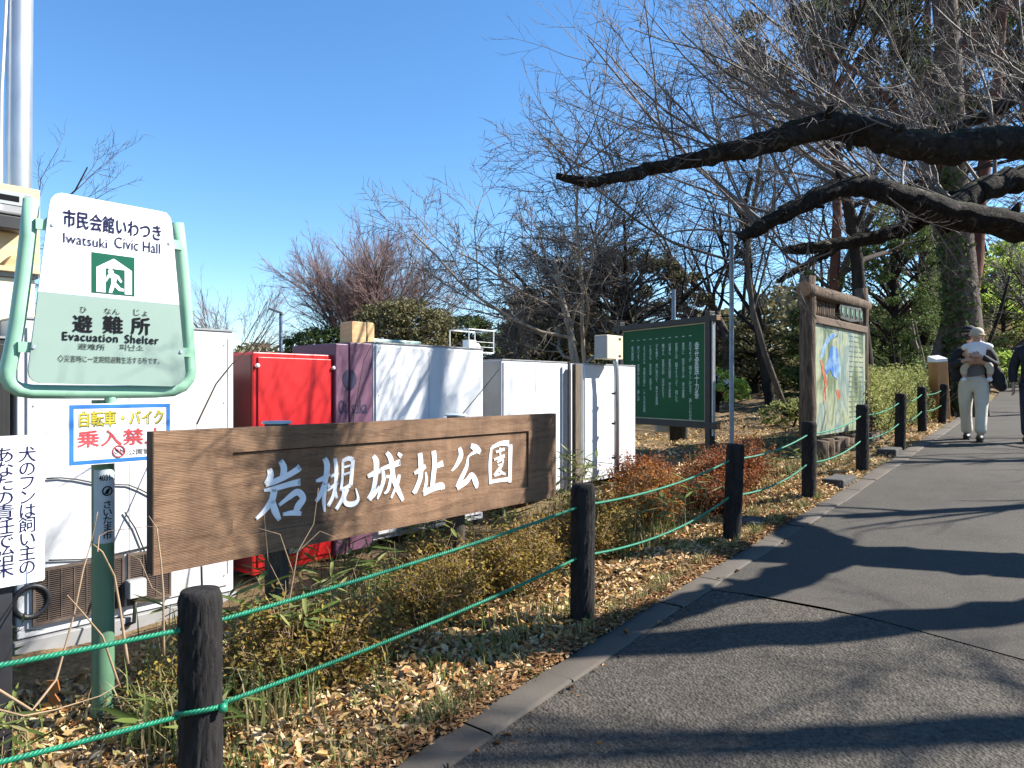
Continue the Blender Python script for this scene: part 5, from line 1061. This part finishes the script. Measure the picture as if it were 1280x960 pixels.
BARE = dict(lv=4, seg=[7, 6, 5, 4, 3], up=[.05, .07, .05, .04, .03], kids=[8, 7, 7, 6], start=[.3, .25, .2, .15], ang=[.8, .75, .7, .65], ratio=[.75, .55, .5, .5], rr=[.5, .5, .5, .55], wig=.17, minr=.0045)
def bare_tree(px, d, H, label, seed, cfg=None, lean=(0, 0), r=None, bark=None, twig=None, group='bare trees behind the fence', name='bare_tree', pos=None, crown_r=None):
    rng = np.random.default_rng(seed); c = dict(BARE); c.update(cfg or {}); x, y, z = pos or GP(px, d)
    t = thing(name, label, 'tree', (x, y, z), 0, group); out = [[] for _ in range(6)]
    d0 = np.array([lean[0], lean[1], 1.]); d0 /= np.linalg.norm(d0); r = r or H * .022
    grow(out, np.array([0, 0, -.3]), d0, H * c.get('trunkf', .62), r, 0, rng, c)
    tubes('trunk', out[0], bark or BARK, t, 12, True)
    tubes('limbs', out[1], bark or BARK, t, 7, True)
    if out[2]: tubes('branches', out[2], bark or BARK, t, 5)
    tw = out[3] + out[4] + out[5]
    if tw: tubes('twigs', tw, twig or GREYTWIG, t, 3)
    return t
# the old cherry that leans in over the path from the right
cg = G(6.9, 3.85); ch_ = thing('cherry_tree', 'old mossy cherry tree, thick dark limbs reaching in across the upper right', 'tree', (6.9, 3.85, cg), 0)
O = Vector((6.9, 3.85, cg)); rngc = np.random.default_rng(42)
def limb(pts, rad, k=16, sub=10, rough=.022):
    P = [np.array(Vector(p) - O) for p in pts]; Q, R_ = [], []
    for i in range(len(P) - 1):
        p0 = P[max(i - 1, 0)]; p1 = P[i]; p2 = P[i + 1]; p3 = P[min(i + 2, len(P) - 1)]
        for j in range(sub):
            t = j / sub; Q.append(.5 * (2 * p1 + (p2 - p0) * t + (2 * p0 - 5 * p1 + 4 * p2 - p3) * t * t + (3 * p1 - p0 - 3 * p2 + p3) * t ** 3)); R_.append(rad[i] + (rad[i + 1] - rad[i]) * t)
    Q.append(P[-1]); R_.append(rad[-1]); Q = np.array(Q); R_ = np.array(R_) * (1 + rngc.normal(0, rough, len(R_))); Q = Q + rngc.normal(0, .08, Q.shape) * R_[:, None]
    return Q, R_
def limb_mesh(name, QR, parent, k=18):
    mb = MB(); mb.tube([tuple(q) for q in QR[0]], list(QR[1]), k)
    for i in range(0, len(mb.v)):
        x, y, z = mb.v[i]; n = math.sin(x * 17 + y * 13) * math.sin(z * 19 + x * 7) * .010 + math.sin(x * 41 + z * 33) * math.sin(y * 47 + x * 29) * .006; mb.v[i] = (x, y + n, z + n)
    if len(QR[0]) > 30:      # broken stubs and knots
        for i_ in range(4, len(QR[0]) - 2, 7):
            q = Vector(QR[0][i_]); r = QR[1][i_]; d = Vector((rngc.normal(0, .5), rngc.normal(0, .7), rngc.normal(.15, .8))).normalized(); l = rngc.uniform(.3, 1.1)
            mb.tube([q + d * r * .6, q + d * r * (1 + l * .4), q + d * r * (1 + l)], [r * .42, r * .26, r * .16], 8)
    return mb.build(name, CHERRY, parent, True)
fk = (5.86, 5.85, 2.94)
trunk = limb([(6.95, 3.75, cg - .3), (6.9, 3.85, cg + .25), (6.72, 4.2, 1.15), (6.42, 4.75, 1.75), (6.14, 5.3, 2.3), fk, (5.6, 5.9, 3.0)], [.46, .36, .31, .28, .25, .23, .16]); limb_mesh('trunk', trunk, ch_, 24)
b1 = limb([fk, (5.35, 5.2, 3.08), (4.8, 4.95, 3.03), (4.35, 4.65, 2.96), AT(1400, 180, 4.4), AT(1280, 178, 4.28), AT(1160, 184, 4.22), AT(1085, 166, 4.2), AT(1035, 158, 4.18), AT(960, 178, 4.16), AT(880, 197, 4.14), AT(800, 214, 4.13), AT(740, 228, 4.12), AT(695, 221, 4.12)], [.16, .145, .13, .118, .108, .098, .088, .082, .076, .064, .050, .038, .029, .016])
b2 = limb([fk, (5.4, 5.85, 2.93), AT(1400, 298, 5.85), AT(1280, 284, 5.8), AT(1180, 264, 5.75), AT(1110, 240, 5.7), AT(1055, 234, 5.7), AT(990, 262, 5.65), AT(950, 284, 5.65), AT(926, 297, 5.65)], [.18, .16, .135, .12, .105, .09, .078, .067, .056, .038])
b3 = limb([AT(1210, 266, 5.8), AT(1165, 270, 5.9), AT(1120, 290, 6), AT(1050, 305, 6), AT(1010, 310, 6), AT(984, 312, 6)], [.075, .07, .062, .055, .045, .035])
b3b = limb([AT(1060, 302, 6), AT(1030, 318, 6), AT(1000, 336, 6), AT(972, 352, 6)], [.05, .038, .03, .022])
b4 = limb([fk, (5.9, 6.4, 2.98), (5.8, 6.85, 3.1), AT(1330, 210, 7.0), AT(1280, 222, 7.0), AT(1230, 236, 6.9), AT(1195, 258, 6.8), AT(1180, 285, 6.7)], [.16, .15, .145, .135, .125, .11, .10, .08])
b5 = limb([(5.8, 6.85, 3.1), (6.0, 7.2, 4.0), AT(1330, 90, 7.6), AT(1240, 140, 7.7), AT(1170, 165, 7.7)], [.13, .11, .09, .07, .05])
b6 = limb([(6.14, 5.3, 2.3), (6.8, 6.1, 4.0), (6.9, 6.8, 5.6), (6.4, 7.2, 6.7), (5.2, 7.15, 6.3), (4.1, 7.1, 6.1)], [.2, .17, .14, .11, .09, .05])
b7 = limb([(6.9, 6.8, 5.6), (7.5, 7.1, 6.6), (8.0, 7.4, 8.0)], [.10, .08, .05])
b8 = limb([(6.42, 4.75, 1.75), (6.3, 4.55, 3.1), (5.75, 4.48, 4.2), (5.0, 4.45, 4.8), (4.4, 4.43, 4.88), (3.8, 4.40, 4.78), (3.2, 4.36, 4.62), (2.7, 4.3, 4.6)], [.19, .17, .16, .155, .15, .145, .13, .09])
for b_ in (b1, b2, b3, b3b, b4, b5, b6, b7, b8): limb_mesh('limb', b_, ch_)
out = [[] for _ in range(6)]
SH = dict(lv=2, seg=[7, 4, 3], up=[.03, .05, .04], kids=[11, 4], start=[.12, .2], ang=[.62, .6], ratio=[.34, .4], rr=[.5, .6], wig=.10, minr=.0021, taper=.3)
def shoots(QR, n, L, a0, a1, bias, r=.011, cfg=SH, spread=.45):
    Q, R_ = QR
    for i in range(n):
        t = rngc.uniform(a0, a1); k = int(t * (len(Q) - 1)); d = np.array(bias) + rngc.normal(0, spread, 3); d /= np.linalg.norm(d)
        grow(out, Q[k] + d * R_[k] * .7, d, rngc.uniform(*L), r * rngc.uniform(.6, 1.3), 0, rngc, cfg)
shoots(b1, 24, (.6, 1.45), .3, .82, (-1, .1, .62), .0068, SH, .33); shoots(b1, 10, (.3, .8), .75, 1, (-.3, .1, .75), .005); shoots(b1, 10, (.5, 1.2), .3, .9, (-.2, .2, .9), .006); shoots(b1, 9, (.3, .8), .35, 1, (-.6, .1, -.25), .005)
shoots(b2, 18, (.7, 2.2), .25, .98, (-.85, .25, .62), .009, SH, .35); shoots(b2, 9, (.5, 1.2), .3, .95, (.25, .3, -.8), .007); shoots(b3, 10, (.5, 1.3), .1, 1, (-.5, .2, .3), .007)
shoots(b4, 6, (.6, 1.6), .3, 1, (-.3, .2, .8)); shoots(b5, 14, (.8, 2.4), .3, 1, (-.7, .1, .5)); shoots(b1, 9, (.12, .4), .86, 1, (-.4, 0, .7), .004)
shoots(b6, 12, (.8, 2.4), .2, 1, (-.5, .2, .4)); shoots(b7, 8, (.8, 2.2), .3, 1, (-.3, .2, .6))
SB = dict(lv=3, seg=[7, 5, 4, 3], up=[.04, .05, .04, .03], kids=[7, 5, 3], start=[.15, .2, .2], ang=[.6, .6, .6], ratio=[.5, .42, .4], rr=[.5, .5, .6], wig=.1, minr=.002, taper=.3)
shoots(b2, 8, (1.2, 2.6), .3, .95, (-.5, .3, .75), .019, SB, .3); shoots(b1, 5, (.9, 1.7), .25, .7, (-.6, .2, .75), .013, SB, .3); shoots(b4, 4, (1, 2.2), .4, 1, (-.5, .1, .8), .02, SB, .3)
tubes('shoots', out[0], TWIG, ch_, 5, True); tubes('twigs', out[1] + out[2] + out[3], TWIG, ch_, 3)
# trees on the far side of the path, outside the frame, that shade it
RTG = 'trees beyond the right edge of the path'
def path_tree(limbs, twl, label, seed, name='cherry_tree', tw=26):
    global O
    b = limbs[0][0][0]; z = G(b[0], b[1]); O = Vector((b[0], b[1], z)); t = thing(name, label, 'tree', tuple(O), 0, RTG); Q = []
    for i, (pts, rad) in enumerate(limbs):
        q = limb(pts, rad); Q.append(q); limb_mesh('trunk' if i == 0 else 'limb', q, t)
    global out; out = [[] for _ in range(6)]
    for q in Q: shoots(q, tw, twl, .35, 1, (-.3, .1, .6), .016, SH, .7)
    tubes('twigs', out[0] + out[1] + out[2], GREYTWIG, t, 3)
path_tree([([(9.0, 3.4, .3), (8.7, 3.5, 2.0), (8.5, 3.6, 3.9), (8.8, 3.65, 5.2), (9.1, 3.8, 6.4), (9.2, 4.0, 7.6)], [.22, .16, .10, .07, .05, .03]),
           ([(8.7, 3.5, 2.0), (9.2, 3.6, 3.8), (8.8, 3.75, 5.2), (8.3, 3.8, 5.7), (7.9, 3.85, 6.0)], [.10, .08, .06, .045, .025])], (.8, 2.2), 'forked cherry tree right of the path, casting soft shadow bands across the near asphalt', 3, tw=15)
for i, (s, v, h, r, ln) in enumerate([(9.5, 5.6, 7, .13, -.3), (13, 6.2, 9, .16, -.1), (15.5, 5.4, 8, .10, .05), (19, 6.6, 10, .20, -.15), (24, 6.5, 11, .2, 0)]):
    x, y = F(s, v); bare_tree(0, 0, h, ['slim bare tree right of the path, nearest after the cherry', 'bare tree right of the path level with the walkers', 'thinnest bare tree right of the path, just past the walkers', 'tall bare tree right of the path beyond the hedge end', 'tallest bare tree right of the path near the bend'][i], 500 + i,
                              dict(lv=3, kids=[5, 4, 4], ratio=[.5, .5, .45], ang=[.6, .7, .7], start=[.5, .3, .2]), (ln, .05), r, group=RTG, pos=(x, y, G(x, y)))

# bare trees behind the fence
CHB = dict(kids=[11, 9, 9, 7], start=[.12, .2, .15, .12], ang=[1.0, .8, .7, .65], ratio=[1.0, .55, .5, .45], up=[.03, .05, .03, .02, .02], trunkf=.5, minr=.009, wig=.15)
bare_tree(742, 20, 10.5, 'wide-spreading bare cherry tree with pale twigs behind the green board', 21, CHB, (-.35, .05), .15, PALEBARK, TWIG)
bare_tree(836, 24, 10.5, 'bare tree with a dark trunk rising just behind the top of the green board', 22, dict(CHB, start=[.3, .2, .15, .12]), (-.1, 0), .22, DARKBARK, GREYTWIG)
FAN = dict(angsd=.3, kids=[26, 13, 10, 8], start=[.04, .2, .15, .12], ang=[.62, .5, .45, .4], ratio=[2.1, .6, .5, .45], up=[.02, .03, .03, .03, .03], trunkf=.38, minr=.008, wig=.08)
bare_tree(452, 38, 7.9, 'fan-shaped bare tree with reddish twigs above the red and purple machines', 23, FAN, (0, 0), .2, BARK, REDTWIG)
bare_tree(-75, 20, 10.5, 'bare tree behind the meter board, twigs reaching out right of the lamp pole', 24, dict(minr=.006, kids=[6, 6, 5, 5]), (.1, 0), .14, BARK, GREYTWIG)
bare_tree(283, 46, 6.8, 'small faint bare tree far back above the gap left of the red machine', 25, dict(FAN, kids=[10, 7, 6, 5]), (0, 0), .14, BARK, REDTWIG)
bare_tree(1003, 15.5, 9.5, 'bare tree with a pale left-leaning trunk between steel pole and map board', 26, dict(start=[.35, .2, .15, .12], minr=.006, up=[.02, .06, .05, .03, .03], trunkf=.75), (-.52, .1), .075, BARK, GREYTWIG)
bare_tree(905, 27, 11, 'tall bare tree far behind, between the green board and the steel pole', 27, dict(minr=.01), (.05, 0), .2, BARK, GREYTWIG)
bare_tree(965, 21, 11.5, 'slender bare tree with a forked crown behind the map board, left side', 28, dict(kids=[7, 6, 6, 5], minr=.008), (.12, .1), .16, DARKBARK, GREYTWIG)
bare_tree(1090, 17.5, 12.5, 'dark straight-trunked bare tree directly behind the right log of the map board', 29, dict(start=[.4, .2, .15, .12], minr=.007, trunkf=.75), (-.02, 0), .19, DARKBARK, GREYTWIG)
bare_tree(1146, 23, 11, 'pale slim bare tree rising behind the hedge, left of the thick ivy trunk', 30, dict(start=[.45, .2, .15, .12], minr=.009, trunkf=.75), (.03, 0), .10, PALEBARK, GREYTWIG)
bare_tree(1163, 21, 9, 'thinnest pale bare tree close to the left of the thick ivy trunk', 31, dict(kids=[7, 6, 6, 5], start=[.45, .2, .15, .12], minr=.008, trunkf=.8), (-.05, 0), .07, PALEBARK, GREYTWIG)
bare_tree(1244, 26, 10, 'bare tree on the green slope right of the thick ivy trunk', 32, dict(minr=.009), (.16, 0), .14, BARK, TWIG)
bare_tree(1030, 30, 14, 'tallest bare tree far back, its crown above the map board', 33, dict(kids=[7, 6, 6, 5], minr=.011), (.0, 0), .24, BARK, GREYTWIG)
bare_tree(668, 30, 6.5, 'low many-branched bare tree above the white machines, left of the green board', 34, dict(CHB, kids=[9, 8, 7, 6], minr=.011), (-.2, 0), .14, PALEBARK, TWIG)
bare_tree(1200, 33, 15, 'high bare tree behind the thick ivy trunk, its crown above the mossy limbs', 35, dict(kids=[7, 6, 6, 5], minr=.012), (-.05, 0), .25, BARK, GREYTWIG)

# evergreens: trunk, limbs and a crown of many small leaf faces
def evergreen(px, d, zc, rad, n, size, mat, label, seed, H=None, cone=0, trunk_r=.16, bark=None, lumps=26, group='evergreen trees behind the fence', name='evergreen_tree', cat='tree', spray=.16, pos=None, low=.0):
    rng = np.random.default_rng(seed); x, y, z = pos or GP(px, d); t = thing(name, label, cat, (x, y, z), 0, group); rx, ry, rz = rad
    dirs = unit(rng.normal(0, 1, (lumps * 7, 3))); dirs = dirs[dirs[:, 2] > -.55 - low][:lumps * 4]; rr = rng.uniform(.55, 1.0, len(dirs)) ** .6
    C = dirs * rr[:, None]
    if cone:
        h = rng.uniform(0, 1, len(C)) ** .8 * 2 - 1; a = rng.uniform(0, 2 * PI, len(C)); q = (1 - (h + 1) / 2) ** .8 * rng.uniform(.45, 1.05, len(C)) + .05; C = np.stack([np.cos(a) * q, np.sin(a) * q, h], -1)
    C = C * np.array([rx, ry, rz]) + np.array([0, 0, zc - z]); k = rng.integers(0, len(C), n); rc = spray * (rx + rz) / 2
    off = rng.normal(0, 1, (n, 3)); off = off / (np.linalg.norm(off, axis=1)[:, None]) * rng.uniform(.15, 1, n)[:, None] ** .6; off[:, 2] *= .55
    P = C[k] + off * rc * rng.uniform(.6, 1.4, len(C))[k][:, None]; P[:, 2] = np.maximum(P[:, 2], .02)
    leaf_mass('crown', t, P, size, mat, rng, .75, .5)
    top = H or (zc - z + rz * .6); paths = [(np.stack([np.array([0, 0, -.3]), np.array([rng.normal(0, .1), rng.normal(0, .1), top * .5]), np.array([0, 0, top])]), np.array([trunk_r * 1.1, trunk_r * .8, trunk_r * .25]))]
    tubes('trunk', paths, bark or DARKBARK, t, 10, True); br = []
    for c in C[::max(1, len(C) // 45)]:
        b = np.array([0, 0, max(.2, c[2] * .8 - .2)]); br.append((np.stack([b, (b + c) / 2 + np.array([0, 0, .15]), c]), np.array([trunk_r * .3, trunk_r * .2, trunk_r * .08])))
    tubes('limbs', br, bark or DARKBARK, t, 5); return t
zz = lambda py, d: ZH(py, d)
EG = evergreen
EG(505, 33, zz(420, 33), (2.4, 2.4, 1.7), 14000, .15, EVERB, 'round olive-brown evergreen above the left of the white machine', 601, lumps=90, spray=.2)
EG(586, 35, zz(424, 35), (1.5, 1.5, 1.2), 8000, .14, EVER, 'small dark green round evergreen above the wire basket', 602, lumps=70, spray=.2)
EG(405, 36, zz(434, 36), (2.0, 1.6, 1.0), 4500, .16, EVER, 'low dark evergreen just above the red machine', 603, lumps=70, spray=.2)
EG(690, 32, zz(415, 32), (2.4, 2.2, 2.3), 9000, .17, EVERB, 'olive-brown evergreen behind the low bare tree, left of the green board', 604)
EG(785, 30, zz(395, 30), (3.4, 3.0, 2.7), 20000, .15, EVERB, 'large dome-shaped olive-brown evergreen behind the green board', 605)
EG(895, 20, zz(487, 20), (.9, .9, .62), 3200, .11, LIME, 'yellow-green sunlit bush between the green board and the steel pole', 607, trunk_r=.05, group=None, name='bush', cat='bush')
EG(945, 28, zz(455, 28), (1.8, 1.6, 1.6), 7000, .13, EVERB, 'dark bushy evergreen right of the steel pole', 608)
EG(1012, 26, zz(430, 26), (1.4, 1.5, 2.6), 8000, .11, HINOKI, 'dark evergreen behind the left log of the map board', 609, cone=1)
EG(1116, 20.5, zz(390, 20.5), (1.5, 1.5, 3.1), 20000, .075, HINOKI, 'bright green cypress behind the hedge, right of the map board', 610, low=.4)
EG(1158, 23.5, zz(360, 23.5), (1.3, 1.4, 3.2), 15000, .085, HINOKI, 'second green cypress, close to the left of the thick ivy trunk', 611, low=.4)
EG(1035, 21, zz(60, 21), (2.7, 2.2, 2.2), 7500, .17, PINEL, 'pine with loose tufts of needles high above the map board', 613, H=11, spray=.20, lumps=9, bark=REDBARK)
EG(1160, 25, zz(95, 25), (3.2, 2.6, 3.4), 9000, .18, PINEL, 'taller pine with a reddish trunk above the thick mossy limbs', 614, H=15, spray=.18, lumps=10, bark=REDBARK, trunk_r=.28)
EG(1290, 24, zz(90, 24), (2.4, 2.4, 3.0), 6500, .18, EVER, 'dark evergreen crown in the top right corner', 615, H=13, lumps=14, spray=.2)
EG(1255, 31, zz(370, 31), (2.3, 2, 2.6), 10000, .17, LIME, 'lime-green leafy tree on the slope right of the thick ivy trunk', 616, trunk_r=.09)
EG(1240, 38, zz(395, 38), (3, 2, 2.2), 7000, .2, LIME, 'lime-green bush higher up the slope behind the walkers', 617, trunk_r=.07, name='bush', cat='bush', group=None)
EG(1290, 27, zz(440, 27), (1.6, 1.4, 1.1), 5000, .13, HEDGEL, 'yellowish low bush at the right edge behind the half-seen walker', 618, trunk_r=.05, name='bush', cat='bush', group=None)
EG(1238, 24, zz(458, 24), (1.1, .9, .6), 3500, .11, LIME, 'low sunlit bush beside the path just right of the thick ivy trunk', 619, trunk_r=.04, name='bush', cat='bush', group=None)
EG(820, 29, zz(470, 29), (3.2, 1.5, 1.1), 6000, .16, EVER, 'low dark thicket on the forest floor behind the green board', 620, trunk_r=.06, name='bush', cat='bush', group=None)
EG(980, 30, zz(470, 30), (3.4, 1.5, 1.3), 7000, .16, EVER, 'low dark thicket on the forest floor left of the map board', 621, trunk_r=.06, name='bush', cat='bush', group=None)
EG(1095, 25, zz(465, 25), (2.8, 1.5, 1.3), 7000, .15, EVER, 'low dark thicket behind the hedge', 622, trunk_r=.06, name='bush', cat='bush', group=None)
EG(985, 14.2, zz(520, 14.2), (.55, .45, .36), 1500, .07, HEDGEL, 'small olive bush on the bare soil just left of the map board', 623, trunk_r=.03, name='bush', cat='bush', group=None)
# thick ivy-clad trunk
x, y, z = GP(1205, 16.8); iv = thing('ivy_tree', 'thickest dark trunk, clad in ivy, standing behind the walker with the child', 'tree', (x, y, z), 0)
top = ZH(-60, 16.8) - z; rng = np.random.default_rng(9); u_ = np.linspace(0, 1, 16); P = np.stack([-.12 * u_ - .35 * u_ ** 2 + .05 * np.sin(u_ * 9), .2 * u_, -.3 + u_ * (top + .3)], -1); Rr = np.interp(u_, [0, .06, .25, 1], [.56, .46, .38, .24])
tubes('trunk', [(P, Rr)], BARK, iv, 20, True)
P2 = np.array([[.1, .1, 2.2], [.38, .2, 3.6], [.55, .3, 5.2], [1.0, .4, 7.5], [1.3, .5, 10]]); tubes('limbs', [(P2, np.array([.2, .19, .16, .12, .07])), (np.array([[-.2, 0, 5.4], [-1.0, .1, 6.6], [-2.2, .2, 8.0], [-3.2, .2, 8.6]]), np.array([.13, .11, .07, .04])), (np.array([[-.3, .2, 8.4], [.8, .1, 9.4], [2.4, .1, 10.4]]), np.array([.12, .1, .05]))], REDBARK, iv, 10, True)
o_ = [[] for _ in range(6)]
for b in (np.array([1.3, .5, 10]), np.array([-3.2, .2, 8.6]), np.array([2.4, .1, 10.4]), np.array([-1.6, .1, 7.3]), np.array([.8, .3, 6.6]), np.array([-.4, .2, 10])):
    for k in range(3): grow(o_, b, unit(rng.normal(0, 1, 3) + np.array([0, 0, .4])), 3.2, .05, 0, rng, dict(BARE, lv=3, kids=[5, 5, 4], minr=.006))
tubes('twigs', o_[0] + o_[1] + o_[2] + o_[3], GREYTWIG, iv, 3)
n = 1500; h = rng.uniform(0.1, 7.5, n); a = rng.normal(-2.6, .6, n); rr = np.interp(h / top, [0, .06, .25, 1], [.56, .46, .38, .24]) + rng.uniform(0, .09, n); f = (h + .3) / (top + .3)
leaf_mass('ivy', iv, np.stack([-.12 * f - .35 * f ** 2 + .05 * np.sin(f * 9) + rr * np.cos(a), .2 * f + rr * np.sin(a), h], -1), .11, EVER, rng, .9, .7)
x, y, z = GP(1158, 17); t = thing('leaning_trunk', 'short broken brown trunk leaning right against the thick ivy trunk', 'tree trunk', (x, y, z), 0, None)
tubes('trunk', [(np.array([[-.15, 0, -.2], [.15, 0, .7], [.42, .05, 1.6], [.6, .1, 2.3]]), np.array([.30, .25, .2, .15]))], BARK, t, 14, True)
for i, (pxa, pya, pxb, pyb, d, r, lab) in enumerate([(1143, 400, 1160, 495, 20, .035, 'thin pale dead pole leaning left in front of the cypress'), (1113, 410, 1118, 500, 18.5, .03, 'thin brown dead pole between hedge and cypress'), (1232, 440, 1252, 385, 22, .06, 'dark crooked stem leaning right on the green slope')]):
    if i == 2: a, b = AT(pxa, pya, d), AT(1262, 345, d)
    else: b, a = AT(pxa, pya, d), AT(pxb, pyb, d)
    zg = G(a.x, a.y); t = thing('dead_pole', lab, 'dead tree', (a.x, a.y, zg)); dv = b - a; rel = Vector((0, 0, a.z - zg)); m_ = rel + dv * .5 + Vector((.06, 0, 0))
    tubes('trunk', [(np.array([[-dv.x * .15, 0, -.2], list(rel), list(m_), list(rel + dv)]), np.array([r, r, r * .85, r * .5]))], PALEBARK if i == 0 else DARKBARK, t, 8, True)

# the wood that closes the view behind, read as one mass
rng = np.random.default_rng(123); n = 30000
az = rng.uniform(-.02, 1.15, n); dd = rng.uniform(44, 64, n); x = az * dd; y = dd
hh = 3.6 + 1.6 * sst((az - .1) / .5) + 1.3 * np.sin(az * 23) + .9 * np.sin(az * 51 + 1); z0 = Gs(*SV(x, y)); P = np.stack([x, y, z0 + hh * rng.uniform(0, 1, n) ** .8], -1)
A, B, C = rot_basis(n, rng, .7); L = rng.uniform(.35, .8, n); V, Fq = leaf6(P, A, B, C, L, L * .55, rng.normal(0, .1, n) * L)
tag(link('distant_woods', np_mesh('woods', V, Fq), EVERB), kind='stuff')
paths = []
for i in range(70):
    a = rng.uniform(.05, 1.05); d = rng.uniform(33, 52); x, y = a * d, d; z = G(x, y); h = rng.uniform(5, 11); paths.append((np.array([[x, y, z - .3], [x + rng.normal(0, .5), y, z + h * .4], [x + rng.normal(0, 1), y, z + h * .75], [x + rng.normal(0, 1.6), y, z + h]]), np.array([.14, .10, .06, .02]) * rng.uniform(.5, 1.3)))
tag(tubes('distant_trunks', paths, DARKBARK, None, 5), kind='stuff')
n = 9000; az = rng.uniform(-.6, -.02, n); dd = rng.uniform(48, 60, n); x = az * dd; z0 = Gs(*SV(x, dd)); P = np.stack([x, dd, z0 + (2.6 + .8 * np.sin(az * 31)) * rng.uniform(0, 1, n)], -1)
A, B, C = rot_basis(n, rng, .7); L = rng.uniform(.3, .6, n); V, Fq = leaf6(P, A, B, C, L, L * .55, rng.normal(0, .1, n) * L); tag(link('distant_woods', np_mesh('woods', V, Fq), EVERB), kind='stuff')
